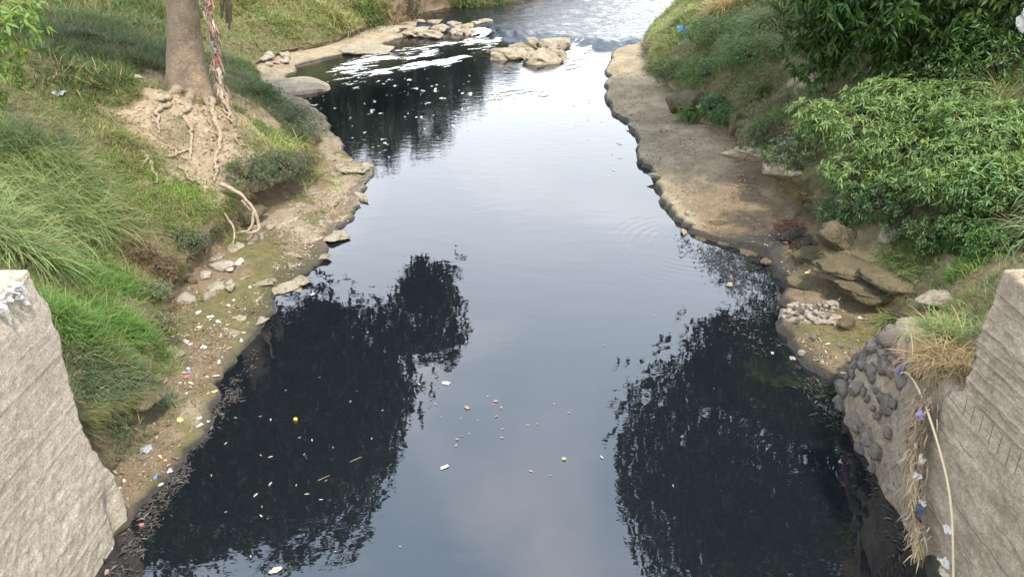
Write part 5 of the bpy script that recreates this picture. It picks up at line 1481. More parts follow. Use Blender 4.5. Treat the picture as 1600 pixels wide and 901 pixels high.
# dry and green tuft on the pier
tussock('dry_grass_tuft', 'matted straw coloured dead grass spilling over the cobble pier', 'dry grass', (5.32, 7.85, 1.84), 1300, 0.42, 0.008, 0.34, (0.27, 0.19, 0.105), LONGS, 0.95, None, np.array([-0.4, -0.4, -0.45]), 760, dry=0.35, var=0.5)
tussock('grass_tuft', 'green grass tuft growing above the dead grass on the cobble pier', 'grass', (5.6, 8.5, 1.70), 420, 0.55, 0.012, 0.30, (0.15, 0.21, 0.07), LONGS, 0.55, None, np.array([-0.1, -0.1, 0.1]), 761, dry=0.2)
tussock('grass_tuft', 'small pale grass tuft left of the flat pale stone', 'grass', on(1395, 505, 1), 260, 0.40, 0.011, 0.18, (0.22, 0.25, 0.10), LONGS, 0.6, None, np.array([-0.35, -0.1, 0.0]), 762, dry=0.15)

# ------------------------------------------------------------------ leaf litter, gravel, floating leaves
def flat_leaves(name, P2, size, cols, lab, rng, z=0.0, tilt=0.25, kind='stuff', template=None):
    n = len(P2)
    d = rng.standard_normal((n, 3)) * np.array([1, 1, tilt * 0.5])
    tv, tf = template or leaf_small(0.34)
    fr = rot_to(d, rng.standard_normal(n) * tilt)
    v, f = scatter(tv, tf, fr, P2 + np.array([0, 0, z]), size)
    o = mesh_obj(name, v, f, M['litter'], local=True, tint=np.repeat(cols, len(tv), 0))
    return tag(o, lab, 'leaf litter', kind=kind)
rng = np.random.default_rng(81)
def w_sand(c, at, zone): return at['sand'][:-1, :-1] * (0.2 + smooth(-0.2, 0.5, fbm2(c[..., 0], c[..., 1], 1.8, 290))) + 0.04 * at['veg'][:-1, :-1] / (1 + (c[..., 1] / 16) ** 2)
pts, nrm, _ = sample_bank(-1, 3000, w_sand, (7, 34))
cols = np.array((0.20, 0.125, 0.08)) * (0.6 + 0.9 * rng.random((3000, 1))) * np.where(rng.random((3000, 1)) < 0.2, 1.6, 1.0)
flat_leaves('leaf_litter', pts, 0.04 + 0.08 * rng.random(3000), np.clip(cols, 0, 0.8), 'brown fallen leaves on the bare earth below the big tree', rng, 0.015)
for k, (poly, sg, n, col, lab) in enumerate([([(1205, 350), (1250, 345), (1262, 362), (1215, 366)], 1, 110, (0.17, 0.065, 0.04), 'red brown dead leaves on the black lumps'), ([(1225, 378), (1270, 385), (1265, 408), (1232, 405)], 1, 90, (0.17, 0.08, 0.045), 'red brown dead leaves below the black lumps'), ([(1190, 205), (1250, 190), (1262, 205), (1200, 220)], 1, 220, (0.32, 0.16, 0.10), 'brown dead leaves under the bright grass strip'), ([(1290, 150), (1600, 60), (1600, 130), (1300, 200)], 1, 260, (0.22, 0.10, 0.06), 'dead leaves under the dark tree'), ([(1130, 225), (1160, 225), (1165, 300), (1150, 290)], 1, 120, (0.34, 0.21, 0.12), 'tan dead leaves along the right scarp foot')]):
    ps = []
    x0, x1 = min(p[0] for p in poly), max(p[0] for p in poly); y0, y1 = min(p[1] for p in poly), max(p[1] for p in poly)
    while len(ps) < n:
        q = (random.uniform(x0, x1), random.uniform(y0, y1))
        if in_poly(np.array([q]), poly)[0]: ps.append(on(q[0], q[1], sg, 0.03 + 0.05 * random.random()))
    ps = np.array(ps)
    flat_leaves('leaf_litter', ps, 0.07 + 0.08 * rng.random(n), np.array(col) * (0.5 + rng.random((n, 1))), lab, rng, 0.0, 0.5)

# gravel and flakes on the shelves
for sgn, n in ((-1, 5200), (1, 5200)):
    rng = np.random.default_rng(90 + sgn)
    def w_grav(c, at, zone): return (0.15 + smooth(-0.1, 0.5, fbm2(c[..., 0], c[..., 1], 1.2, 295))) / (0.4 + (c[..., 1] / 14) ** 1.6)
    pts, nrm, _ = sample_bank(sgn, n, w_grav, (7.2 if sgn < 0 else 10.0, 34), (2,))
    oc = np.array([(1, 0, 0), (-1, 0, 0), (0, 1, 0), (0, -1, 0), (0, 0, 0.6), (0, 0, -0.6)], float)
    of = np.array([(0, 2, 4), (2, 1, 4), (1, 3, 4), (3, 0, 4), (2, 0, 5), (1, 2, 5), (3, 1, 5), (0, 3, 5)])
    fr = rot_to(rng.standard_normal((n, 3)) * np.array([1, 1, 0.3]), rng.standard_normal(n) * 0.4)
    s = (0.007 + 0.026 * rng.random(n) ** 2.6)
    v, f = scatter(oc, of, fr, pts, np.stack([s * (0.6 + rng.random(n)), s * (0.8 + rng.random(n)), s * 0.8], 1))
    c = np.where(rng.random((n, 1)) < 0.14, np.array((0.46, 0.40, 0.32)), np.array((0.23, 0.18, 0.12))) * (0.5 + 0.7 * rng.random((n, 1)))
    o = mesh_obj('gravel', v, f, M['litter'], local=True, tint=np.repeat(c, 6, 0))
    tag(o, 'small stones and chips scattered over the %s shelf' % ('left' if sgn < 0 else 'right'), 'gravel', kind='stuff')
    # twigs, husks and dead leaves on the shelf
    n2 = 1500 if sgn < 0 else 1300
    pts, nrm, _ = sample_bank(sgn, n2, w_grav, (7.2 if sgn < 0 else 10.0, 30), (2,))
    c = np.where(rng.random((n2, 1)) < 0.18, np.array((0.48, 0.40, 0.27)), np.array((0.21, 0.145, 0.085))) * (0.5 + 0.7 * rng.random((n2, 1)))
    flat_leaves('leaf_litter', pts, 0.04 + 0.09 * rng.random(n2) ** 1.5, c, 'dead leaves and husks strewn over the %s shelf' % ('left' if sgn < 0 else 'right'), rng, 0.012, 0.3)

# rafts of dead leaves on the water along both shores
def px_fill(poly, n, rng, jitter=0.0):
    x0, x1 = min(p[0] for p in poly), max(p[0] for p in poly); y0, y1 = min(p[1] for p in poly), max(p[1] for p in poly)
    q = np.stack([rng.uniform(x0, x1, n * 8), rng.uniform(y0, y1, n * 8)], 1)
    q = q[in_poly(q, poly)]
    q = q[fbm(np.stack([q[:, 0] / 26.0, q[:, 1] / 20.0, 0 * q[:, 0]], 1), 61, 3) > rng.uniform(-0.35, 0.45, len(q))][:n]
    return np.array([at_z(a, b, 0.0) for a, b in q + rng.standard_normal(q.shape) * jitter])
rng = np.random.default_rng(99)
RAFT = [([(330, 640), (372, 575), (402, 545), (395, 575), (372, 620), (345, 660)], 330, (0.06, 0.052, 0.048), 'grey brown raft of dead leaves along the middle of the left shore', 4),
        ([(255, 755), (300, 700), (330, 645), (345, 655), (318, 705), (272, 775)], 340, (0.06, 0.052, 0.048), 'grey brown raft of dead leaves below the pink litter on the left', 4),
        ([(160, 901), (205, 820), (250, 760), (282, 765), (235, 835), (210, 901)], 380, (0.06, 0.052, 0.048), 'grey brown raft of dead leaves at the foot of the left wall', 4),
        ([(425, 500), (455, 455), (500, 450), (480, 490), (430, 530)], 60, (0.07, 0.065, 0.06), 'thin raft of dead leaves below the flat rock on the left', 6),
        ([(1060, 368), (1120, 385), (1215, 395), (1228, 440), (1225, 500), (1200, 520), (1165, 470), (1110, 430), (1075, 395)], 2600, (0.030, 0.030, 0.030), 'dark raft of soaked leaves in the right hand bay', 7),
        ([(1110, 470), (1200, 480), (1215, 545), (1170, 560), (1150, 510)], 150, (0.060, 0.057, 0.055), 'thinning dark leaves drifting out of the right hand bay', 10),
        ([(1205, 540), (1250, 570), (1300, 600), (1320, 640), (1320, 680), (1290, 650), (1240, 585)], 220, (0.05, 0.045, 0.042), 'grey leaves collected before the cobble pier', 7),
        ([(1325, 690), (1365, 745), (1410, 800), (1432, 901), (1405, 890), (1370, 790), (1330, 735)], 110, (0.06, 0.055, 0.052), 'grey leaves floating along the right wall foot', 7)]
for poly, n, col, lab, jt in RAFT:
    p = px_fill(poly, n, rng, jt)
    n = len(p)
    flat_leaves('leaf_raft', p, 0.035 + 0.10 * rng.random(n) ** 1.5, np.array(col) * (0.5 + 0.9 * rng.random((n, 1))) * np.where(rng.random((n, 1)) < 0.08, 2.2, 1.0), lab, rng, 0.010, 0.16, template=leaf_small(0.2))

# single leaves and scraps adrift
FLOAT = [(425, 752, 1.4), (396, 776, 1.3), (409, 789, .7), (410, 807, 1), (484, 771, 1.2), (498, 780, .9), (507, 752, .8), (462, 759, .7), (474, 711, .8), (427, 712, 1.2), (409, 712, 1), (487, 685, .9), (471, 682, .9), (423, 653, 1.2), (410, 649, 1), (580, 686, .7), (392, 871, .9), (526, 861, .6), (497, 590, .8), (546, 628, .8), (365, 652, 1), (355, 690, .9), (330, 740, 1), (445, 610, .7), (520, 700, .7), (350, 800, .7), (560, 610, .7), (600, 640, .7)]
CENT = [(711, 685, 1), (712, 697, 1), (724, 680, .8), (732, 676, .6), (720, 654, .6), (627, 854, .6), (652, 590, 1), (657, 601, 1.1), (679, 629, .9), (783, 634, 1), (777, 648, 1), (942, 716, 1.2), (886, 644, .8), (788, 683, 1), (787, 668, .9), (827, 664, .7), (840, 660, .7), (864, 629, .6), (980, 571, .6), (827, 734, .9), (1051, 756, .8), (1026, 493, .6), (944, 540, .7), (981, 359, .8), (770, 632, .7), (745, 655, .6), (862, 741, .8), (760, 618, .6), (975, 414, .7), (690, 652, .5)]
leafmeshes = []
for k in range(4):
    tv, tf = leaf_template(0.30, 0.02, 0.05)
    c = (np.array((0.32, 0.28, 0.22)), np.array((0.38, 0.345, 0.29)), np.array((0.28, 0.20, 0.14)), np.array((0.42, 0.39, 0.34)))[k]
    leafmeshes.append(raw_mesh('floating_leaf', tv, tf, M['litter'], True, tint=np.repeat(c[None], len(tv), 0)))
for lst, lab, grp in ((FLOAT, 'pale dead leaf floating on the dark tree reflection at left', 'leaves adrift on the left reflection'), (CENT, 'pale dead leaf floating alone on the open water', 'leaves adrift on open water')):
    for k, (px, py, s) in enumerate(lst):
        o = bpy.data.objects.new('floating_leaf', leafmeshes[k % 4])
        o.location = Vector(at_z(px, py, 0.012)); o.scale = (0.064 * s,) * 3
        o.rotation_euler = (random.uniform(-0.1, 0.1), random.uniform(-0.15, 0.15), random.uniform(0, 6.28))
        tag(link(o), lab, 'leaf', grp)
for px, py, lab in ((556, 717, 'thin pale twig floating on the left reflection, lower one'), (506, 746, 'thin pale twig floating on the left reflection, near the pale leaves')):
    a = at_z(px - 9, py + 4, 0.01); b = at_z(px + 9, py - 4, 0.012)
    v, f = tube_data(np.array([a, (a + b) / 2 + np.array([0.005, 0, 0.004]), b]), np.array([0.0035, 0.003, 0.002]), 5)
    tag(mesh_obj('twig', v, f, M['dry']), lab, 'twig')

# ------------------------------------------------------------------ litter
def crumple(name, label, cat, loc, size, mat, seed, rotz=0.0, group=None, parent=None, rough=0.45, hang=False):
    """a torn, crumpled sheet with a little thickness; lies flat, or hangs in the plane of y and z"""
    r = np.random.default_rng(seed)
    n = 9
    u, w = np.meshgrid(np.linspace(-1, 1, n), np.linspace(-1, 1, n), indexing='ij')
    rim = 1 + 0.35 * fbm(np.stack([u * 1.4, w * 1.4, 0 * u + seed], -1), seed, 3)
    k = (1 - 0.22 * (np.abs(u) * np.abs(w)) ** 2) * rim
    a, b = u * k, w * k
    h = 0.9 * fbm(np.stack([u * 1.3, w * 1.3, 0 * u + seed * 2.0], -1), seed + 3, 3) + 0.5 * np.abs(fbm(np.stack([u * 2.6, w * 2.6, 0 * u + seed], -1), seed + 5, 2)) + 0.5 * (1 - u * u) * (1 - w * w)
    s = np.asarray(size, float)
    if hang:
        F = np.stack([-h * s[0], a * s[1] * (0.75 + 0.25 * b), b * s[2]], 2); off = np.array([0.006, 0, 0])
    else:
        F = np.stack([a * s[0], b * s[1], h * s[2] * 0.8], 2); off = np.array([0, 0, -0.005])
    v, f = thick_grid(F, F + off)
    if not hang: v[:, 2] -= v[:, 2].min() + s[2] * 0.25
    o = bpy.data.objects.new(name, raw_mesh(name, v, f, mat, False))
    o.rotation_euler = (0, 0, rotz if not hang else 0.4 * math.sin(seed))
    L = Vector(loc)
    if hang: L.z += s[2] * 0.6
    if parent is not None:
        o.location = L - parent.location; return link(o, parent)
    o.location = L; link(o)
    return tag(o, label, cat, group)

LIT = [(353, 420, (0.24, 0.17, 0.09), 'tansack', 'sack', 'crumpled tan sack lying below the exposed roots'),
       (372, 412, (0.16, 0.10, 0.06), 'tansack', 'sack', 'folded tan cloth scrap right of the crumpled sack'),
       (228, 704, (0.11, 0.095, 0.05), 'greysack', 'bag', 'crumpled grey bag on the mud under the left wall'),
       (265, 736, (0.055, 0.05, 0.018), 'pink', 'wrapper', 'pink plastic wrapper at the left waterline'),
       (243, 746, (0.028, 0.05, 0.026), 'blue', 'wrapper', 'small blue plastic packet beside the pink wrapper'),
       (251, 757, (0.045, 0.03, 0.02), 'mint', 'wrapper', 'white and mint scrap below the blue packet'),
       (258, 719, (0.035, 0.025, 0.012), 'orange', 'wrapper', 'orange scrap above the pink wrapper'),
       (194, 751, (0.035, 0.025, 0.012), 'mint', 'wrapper', 'pale bluish scrap near the left wall corner'),
       (222, 820, (0.04, 0.025, 0.014), 'red', 'wrapper', 'red and white scrap in the leaf raft by the left wall'),
       (174, 856, (0.025, 0.035, 0.014), 'white', 'wrapper', 'white scrap near the brown stone by the left wall'),
       (167, 894, (0.05, 0.03, 0.012), 'rag', 'wrapper', 'rust coloured scrap at the bottom of the left wall'),
       (281, 656, (0.075, 0.045, 0.010), 'lime', 'leaf', 'fresh lime green leaf on the left mud'),
       (312, 654, (0.045, 0.035, 0.022), 'white', 'wrapper', 'white scrap at the waterline beside the lime leaf'),
       (313, 664, (0.05, 0.03, 0.015), 'mint', 'wrapper', 'mint plastic scrap below the white one'),
       (326, 659, (0.03, 0.025, 0.014), 'tansack', 'wrapper', 'pinkish scrap right of the mint plastic'),
       (294, 576, (0.05, 0.03, 0.02), 'white', 'wrapper', 'white cup shaped scrap on the left algae'),
       (296, 582, (0.04, 0.03, 0.02), 'blue', 'wrapper', 'blue scrap under the white cup on the left algae'),
       (293, 588, (0.06, 0.028, 0.014), 'red', 'wrapper', 'red scrap below the blue one on the left algae'),
       (338, 587, (0.02, 0.055, 0.012), 'tansack', 'wood chip', 'pale wood chip standing on the left mud'),
       (324, 615, (0.035, 0.05, 0.010), 'rag', 'leaf', 'rust red dead leaf at the left waterline'),
       (334, 612, (0.06, 0.025, 0.010), 'lime', 'leaf', 'yellow dead leaf beside the rust red one'),
       (292, 614, (0.025, 0.02, 0.014), 'white', 'wrapper', 'small white scrap above the lime leaf'),
       (342, 566, (0.06, 0.03, 0.016), 'white', 'wrapper', 'long white scrap in the middle of the left shelf'),
       (290, 533, (0.09, 0.05, 0.03), 'white', 'wrapper', 'white plastic wrapper with pink print near the left undercut'),
       (298, 538, (0.05, 0.03, 0.03), 'pink', 'wrapper', 'pink torn end beside the white plastic wrapper'),
       (318, 544, (0.08, 0.07, 0.03), 'white', 'wrapper', 'crumpled white plastic right of the torn wrapper'),
       (377, 532, (0.06, 0.03, 0.016), 'white', 'wrapper', 'white scrap near the leaf raft on the left shore'),
       (381, 520, (0.05, 0.028, 0.016), 'tansack', 'wrapper', 'cream scrap above the other near the left shore'),
       (329, 496, (0.07, 0.05, 0.03), 'mint', 'wrapper', 'pale mint plastic beside a dark puddle on the left'),
       (310, 488, (0.07, 0.045, 0.025), 'white', 'wrapper', 'white plastic left of the pale mint piece'),
       (340, 502, (0.06, 0.035, 0.02), 'mint', 'wrapper', 'greenish scrap right of the pale mint piece'),
       (357, 478, (0.06, 0.05, 0.025), 'tansack', 'wrapper', 'pinkish cream scrap on the left shelf'),
       (404, 471, (0.06, 0.05, 0.04), 'mint', 'wrapper', 'green and white plastic under the flat rock edge'),
       (489, 461, (0.06, 0.045, 0.025), 'white', 'wrapper', 'round white scrap floating by the flat rock'),
       (390, 448, (0.09, 0.035, 0.02), 'white', 'wrapper', 'long white scrap on the flat rock by the puddle'),
       (697, 599, (0.075, 0.04, 0.010), 'white', 'wrapper', 'white rectangular wrapper floating mid river'),
       (694, 730, (0.07, 0.03, 0.012), 'white', 'wrapper', 'curled white plastic strip floating mid river'),
       (881, 717, (0.03, 0.035, 0.014), 'lime', 'wrapper', 'yellow green wrapper floating right of mid river'),
       (730, 637, (0.06, 0.04, 0.014), 'rag', 'twig', 'brown clump of twigs floating mid river'),
       (775, 627, (0.04, 0.03, 0.014), 'rag', 'leaf', 'reddish dead leaf floating mid river'),
       (430, 891, (0.08, 0.05, 0.014), 'tansack', 'twig', 'pale twig clump floating at the bottom edge'),
       (1312, 722, (0.03, 0.025, 0.014), 'rag', 'leaf', 'orange scrap floating near the cobble pier'),
       (1237, 431, (0.10, 0.05, 0.03), 'white', 'wrapper', 'white plastic at the right shore below the red leaves'),
       (1140, 444, (0.06, 0.05, 0.035), 'white', 'wrapper', 'white foam lump among the dark floating leaves'),
       (1262, 426, (0.09, 0.04, 0.012), 'lime', 'leaf', 'yellow green leaf at the edge of the right ledge'),
       (1207, 552, (0.04, 0.03, 0.025), 'tansack', 'wrapper', 'pinkish scrap at the rim of the right mud'),
       (1284, 566, (0.05, 0.035, 0.02), 'tansack', 'wrapper', 'cream scrap on the right algae mud'),
       (1318, 583, (0.055, 0.035, 0.02), 'white', 'wrapper', 'white scrap at the water end of the right mud'),
       (1332, 578, (0.05, 0.03, 0.012), 'tansack', 'wrapper', 'pale scrap beside the cobble pier'),
       (1238, 560, (0.06, 0.05, 0.03), 'greysack', 'bag', 'grey plastic bag at the rim of the right mud'),
       (1344, 497, (0.05, 0.04, 0.03), 'white', 'wrapper', 'white scrap below the right ledge'),
       (92, 148, (0.16, 0.10, 0.08), 'greysack', 'bag', 'grey plastic bag in the grass left of the bare patch'),
       (214, 122, (0.16, 0.10, 0.07), 'white', 'wrapper', 'white plastic piece behind the tree at left'),
       (1225, 224, (0.10, 0.07, 0.05), 'white', 'wrapper', 'pale plastic piece on the dark right scarp'),
       (1088, 183, (0.16, 0.10, 0.16), 'tansack', 'sack', 'pale orange torn sack below the right boulders'),
       (1108, 190, (0.13, 0.10, 0.16), 'orange', 'sack', 'faded orange torn sack in the right weeds'),
       (432, 100, (0.22, 0.12, 0.10), 'rag', 'rag', 'faded red rag on the rubble by the rock tongue')]
for k, (px, py, s, mt, cat, lab) in enumerate(LIT):
    sg = -1 if px < 800 else 1
    p = on(px, py, sg)
    if p[2] < 0.012: p[2] = 0.004
    nm = {'sack': 'sack', 'bag': 'plastic_bag', 'wrapper': 'wrapper', 'leaf': 'fallen_leaf', 'wood chip': 'wood_chip', 'twig': 'twig_clump', 'rag': 'rag'}[cat]
    crumple(nm, lab, cat, p, tuple(q * 0.8 for q in s), M[mt], 1300 + k, rotz=k * 0.8)
# orange yellow fruit afloat
v, f = rock_data((0.036, 0.036, 0.034), 5, 3, 0.03)
FR_ = empty('fruit', at_z(462, 656, 0.0), 'small yellow orange fruit floating on the dark left reflection', 'fruit')
mesh_obj('flesh', v + np.array([0, 0, 0.012]), f, M['fruit'], FR_, local=True, smooth_sh=True)
v, f = tube_data(np.array([(0, 0, 0.042), (0.003, 0, 0.05), (0.006, 0, 0.056)]), 0.003, 5)
mesh_obj('stalk', v, f, M['dry'], FR_, local=True)

# ------------------------------------------------------------------ hanging debris, rope, rags
def at_x(px, py, X):
    d = ray(px, py); t = X / d[0]
    return np.array([X, d[1] * t, CAM_H + d[2] * t])

def strand_bundle(path, nst, rad, rs, seed, n=26):
    rng = np.random.default_rng(seed); ps = []
    base = spline(path, n)
    for k in range(nst):
        ph = rng.random() * 6.28; tw = rng.uniform(2, 5)
        s = np.linspace(0, 1, n)
        off = np.stack([np.cos(ph + tw * s * 3), np.sin(ph + tw * s * 3), 0.3 * np.sin(ph * 2 + s * 9)], 1) * rad * rng.uniform(0.4, 1.2)
        a, b = sorted((int(rng.integers(0, n // 2)), n)) if k > 2 else (0, n)
        a = min(a, n - 6)
        v, f = tube_data((base + off)[a:b], rs * rng.uniform(0.6, 1.3), 5)
        ps.append((v, np.array([q for q in f if len(q) == 4])))
    return merge(ps)[:2], base

VY = TB[1] - 0.75
gend = on(378, 228, -1)
vp = [at_y(318, -60, VY + 0.1), at_y(322, 5, VY), at_y(332, 55, VY), at_y(339, 105, VY), at_y(346, 145, VY - 0.1), at_y(360, 188, (VY + gend[1]) / 2), gend]
VINE = empty('hanging_vine', gend, 'dead vine wrapped in flood rags hanging beside the big tree trunk', 'vine')
(v, f), base = strand_bundle(vp, 11, 0.085, 0.028, 5, 30)
o = mesh_obj('stems', v, f, M['root'], VINE); o['kind'] = 'stuff'
rng = np.random.default_rng(17)
nn = 420
pts = base[rng.integers(4, 28, nn)] + rng.standard_normal((nn, 3)) * 0.06
c = np.where(rng.random((nn, 1)) < 0.3, np.array((0.22, 0.12, 0.09)), np.array((0.40, 0.31, 0.22))) * (0.5 + 0.8 * rng.random((nn, 1)))
v, f, t = blade_mesh(pts, np.tile([0, 0, -1.0], (nn, 1)), 0.12 + 0.3 * rng.random(nn), 0.03 + 0.03 * rng.random(nn), c, SHORT, 0.5, rng, 0.0)
o = mesh_obj('dead_leaves', v, f, M['litter'], VINE, tint=t); o['kind'] = 'stuff'
for k, (px, py, s, mt) in enumerate([(335, 74, (0.075, 0.06, 0.13), 'greysack'), (340, 93, (0.085, 0.06, 0.16), 'red'), (331, 18, (0.08, 0.06, 0.22), 'rag'), (336, 50, (0.08, 0.06, 0.14), 'rag'), (345, 120, (0.07, 0.05, 0.18), 'tansack')]):
    p = at_y(px, py, VY - 0.1); p[2] -= s[2] * 0.6
    crumple('rag', None, None, p, s, M[mt], 1500 + k, 0.3 * k, parent=VINE, hang=True)
for k, (px, py, L) in enumerate([(343, 5, 0.7), (351, 12, 0.9), (355, 22, 0.55)]):
    a = at_y(px, py - 30, VY + 0.2); b = at_y(px + 3, py + 25, VY + 0.15)
    v, f = tube_data(spline([a, (a + b) / 2 + np.array([0.04, 0, 0]), b], 8), np.array([0.02, 0.05, 0.06, 0.05, 0.05, 0.04, 0.03, 0.012]), 6, 0.3, k)
    mesh_obj('seed_pod', v, f, M['bark_dark'], VINE)

# flood debris caught on the right wall
DB = empty('flood_debris', at_x(1430, 760, 4.72), 'string of straw and torn rags snagged down the corner of the right wall', 'flood debris')
dp = [at_x(1445, 628, 4.76), at_x(1436, 655, 4.72), at_x(1430, 700, 4.70), at_x(1431, 760, 4.68), at_x(1433, 815, 4.66), at_x(1436, 870, 4.64)]
(v, f), base = strand_bundle(dp, 18, 0.055, 0.010, 8, 26)
o = mesh_obj('stalks', v, f, M['dry'], DB); o['kind'] = 'stuff'
nn = 750
pts = base[np.clip((rng.random(nn) ** 1.5 * 25).astype(int), 0, 25)] + rng.standard_normal((nn, 3)) * np.array([0.04, 0.08, 0.07])
c = np.where(rng.random((nn, 1)) < 0.35, np.array((0.24, 0.16, 0.10)), np.array((0.46, 0.36, 0.24))) * (0.5 + 0.8 * rng.random((nn, 1)))
v, f, t = blade_mesh(pts, np.tile([-0.3, 0, -1.0], (nn, 1)), 0.08 + 0.22 * rng.random(nn), 0.007 + 0.012 * rng.random(nn), c, SHORT, 0.6, rng, 0.0)
o = mesh_obj('straw', v, f, M['litter'], DB, tint=t); o['kind'] = 'stuff'
for k, (px, py, s, mt) in enumerate([(1441, 650, (0.04, 0.07, 0.05), 'purple'), (1432, 697, (0.03, 0.045, 0.06), 'tansack'), (1427, 702, (0.03, 0.05, 0.06), 'rag'), (1440, 720, (0.03, 0.045, 0.07), 'tansack'), (1433, 745, (0.03, 0.05, 0.05), 'white'), (1439, 790, (0.03, 0.045, 0.07), 'white'), (1440, 803, (0.04, 0.055, 0.10), 'navy'), (1429, 790, (0.02, 0.03, 0.16), 'tansack')]):
    s = tuple(1.1 * q for q in s); p = at_x(px, py, 4.68); p[2] -= s[2] * 0.6
    crumple('rag', None, None, p, s, M[mt], 1550 + k, 0.2 * k, parent=DB, hang=True)
RG = empty('snagged_rags', at_x(1412, 575, 5.2), 'bundle of purple, red and grey rags snagged on the cobble pier', 'rags')
for k, (px, py, s, mt) in enumerate([(1406, 558, (0.05, 0.06, 0.16), 'rag'), (1413, 568, (0.05, 0.06, 0.18), 'purple'), (1404, 590, (0.04, 0.05, 0.16), 'purple'), (1428, 560, (0.05, 0.05, 0.18), 'tansack'), (1436, 590, (0.05, 0.06, 0.18), 'greysack'), (1421, 545, (0.04, 0.05, 0.12), 'navy'), (1444, 612, (0.05, 0.05, 0.16), 'greysack'), (1422, 598, (0.05, 0.06, 0.05), 'white')]):
    p = at_x(px, py, 5.12); p[2] -= s[2] * 0.6
    crumple('rag', None, None, p, s, M[mt], 1570 + k, 0.3 * k, parent=RG, hang=True)
rp = [at_x(1402, 584, 5.15), at_x(1418, 583, 5.05), at_x(1434, 606, 4.85), at_x(1450, 645, 4.72), at_x(1466, 695, 4.69), at_x(1480, 750, 4.68), at_x(1487, 800, 4.67), at_x(1489, 850, 4.66), at_x(1490, 910, 4.66), at_x(1492, 990, 4.66)]
v, f = tube_data(spline(rp, 70), 0.013, 7)
tag(mesh_obj('rope', v, f, M['rope'], smooth_sh=True), 'pale yellow rope hanging down the right concrete wall', 'rope')
for k, (px, py, s, mt, lab) in enumerate([(1474, 880, (0.05, 0.07, 0.05), 'white', 'white plastic scrap wedged at the foot of the right wall'), (1476, 893, (0.06, 0.09, 0.03), 'tansack', 'cream cloth scrap at the foot of the right wall'), (1480, 828, (0.04, 0.05, 0.04), 'white', 'white scrap stuck beside the rope on the right wall')]):
    crumple('wrapper', lab, 'wrapper', at_x(px, py, 4.70), s, M[mt], 1590 + k)

# white shredded plastic on top of the left wall
WP = empty('shredded_plastic', (-4.85, 6.45, 3.5), 'white shredded plastic draped over the top of the left wall', 'plastic')
for k, (px, py, s) in enumerate([(30, 446, (0.07, 0.08, 0.05)), (36, 456, (0.04, 0.05, 0.09)), (20, 458, (0.10, 0.10, 0.05)), (8, 464, (0.08, 0.09, 0.05)), (38, 463, (0.025, 0.03, 0.08)), (10, 486, (0.02, 0.03, 0.11)), (3, 474, (0.05, 0.06, 0.08)), (28, 458, (0.05, 0.05, 0.06))]):
    p = at_x(px, py, -4.72 - 0.012 * (k % 3)); p[2] -= s[2] * 0.6
    crumple('shred', None, None, p, s, M['white'], 1610 + k, 0.5 * k, parent=WP, hang=True, rough=0.6)

# blue plastic on a stick, right slope
e0 = on(1114, 50, 1); Yb = e0[1] - 0.2
BP = empty('plastic_on_stick', e0, 'torn blue plastic hanging from a bare stick on the right slope', 'plastic')
v, f = tube_data(spline([e0, at_y(1090, 45, Yb), at_y(1074, 43, Yb)], 10), 0.03, 6, 0.1)
mesh_obj('stick', v, f, M['dry'], BP)
for k, (px, py, s) in enumerate([(1063, 45, (0.10, 0.18, 0.14)), (1071, 46, (0.08, 0.14, 0.09)), (1070, 57, (0.06, 0.09, 0.28))]):
    p = at_y(px, py, Yb); p[2] -= s[2] * 0.6
    crumple('plastic_sheet', None, None, p, s, M['skyblue'], 1630 + k, parent=BP, hang=True, rough=0.5)
p = at_y(1597, 46, 15.2)
WB = crumple('plastic_bag', 'white plastic bag hanging in the foliage at the right picture edge', 'bag', p, (0.10, 0.16, 0.20), M['white'], 1640, hang=True)
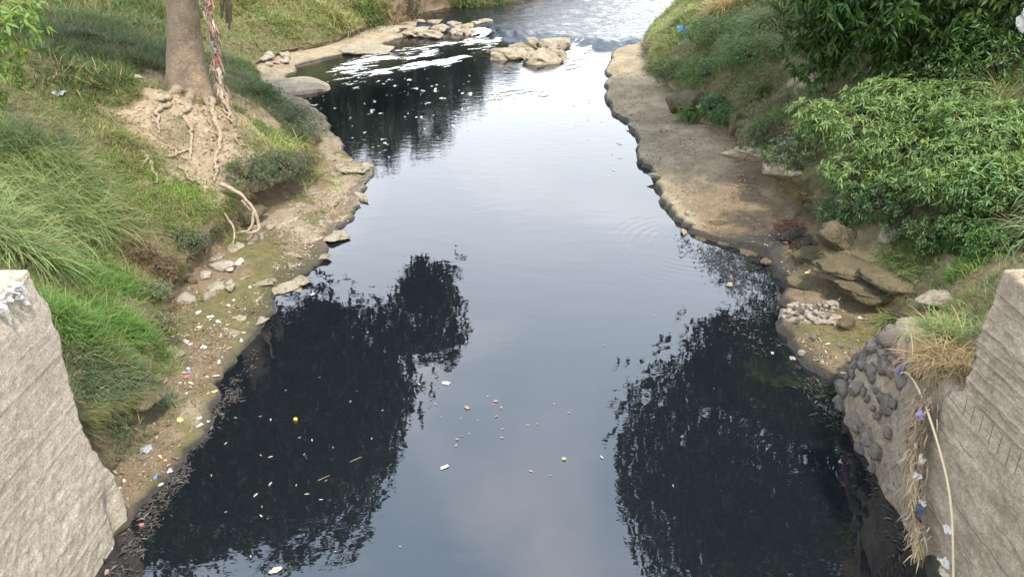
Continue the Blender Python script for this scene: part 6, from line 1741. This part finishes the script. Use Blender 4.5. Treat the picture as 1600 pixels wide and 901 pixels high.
# dead root hanging from the right scarp and a dry stick
yr = on(1262, 292, 1)[1]
(v, f), base = strand_bundle([on(1262, 292, 1) + np.array([-0.1, -0.15, 0.2]), at_y(1254, 315, yr - 0.3), at_y(1241, 343, yr - 0.45)], 12, 0.05, 0.010, 12, 14)
tag(mesh_obj('hanging_root', v, f, M['bark_dark']), 'shaggy dead root hanging from the right scarp above the red leaves', 'root', kind='thing')

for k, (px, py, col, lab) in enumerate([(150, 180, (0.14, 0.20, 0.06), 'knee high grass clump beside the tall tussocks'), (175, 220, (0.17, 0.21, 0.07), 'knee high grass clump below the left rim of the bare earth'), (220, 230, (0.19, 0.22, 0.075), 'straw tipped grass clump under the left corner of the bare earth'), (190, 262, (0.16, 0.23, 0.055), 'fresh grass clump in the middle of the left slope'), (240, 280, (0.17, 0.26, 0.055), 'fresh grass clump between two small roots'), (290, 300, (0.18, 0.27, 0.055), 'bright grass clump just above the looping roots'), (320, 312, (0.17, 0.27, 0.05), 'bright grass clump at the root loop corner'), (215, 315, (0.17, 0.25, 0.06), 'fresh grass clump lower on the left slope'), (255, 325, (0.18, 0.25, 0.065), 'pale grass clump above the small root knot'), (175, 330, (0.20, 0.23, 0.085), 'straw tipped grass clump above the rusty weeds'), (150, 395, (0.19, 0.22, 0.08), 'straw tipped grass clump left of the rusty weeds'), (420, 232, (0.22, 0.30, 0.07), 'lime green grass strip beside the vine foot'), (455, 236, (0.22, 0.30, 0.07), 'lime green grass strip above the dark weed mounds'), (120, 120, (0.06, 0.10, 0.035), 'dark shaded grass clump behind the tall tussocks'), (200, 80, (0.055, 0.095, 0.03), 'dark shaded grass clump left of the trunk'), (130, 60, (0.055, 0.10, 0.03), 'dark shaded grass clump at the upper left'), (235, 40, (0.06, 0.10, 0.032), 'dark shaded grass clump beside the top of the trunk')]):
    shade = 'dark' in lab  # the dark shaded clumps carry the crown's shade in their tint
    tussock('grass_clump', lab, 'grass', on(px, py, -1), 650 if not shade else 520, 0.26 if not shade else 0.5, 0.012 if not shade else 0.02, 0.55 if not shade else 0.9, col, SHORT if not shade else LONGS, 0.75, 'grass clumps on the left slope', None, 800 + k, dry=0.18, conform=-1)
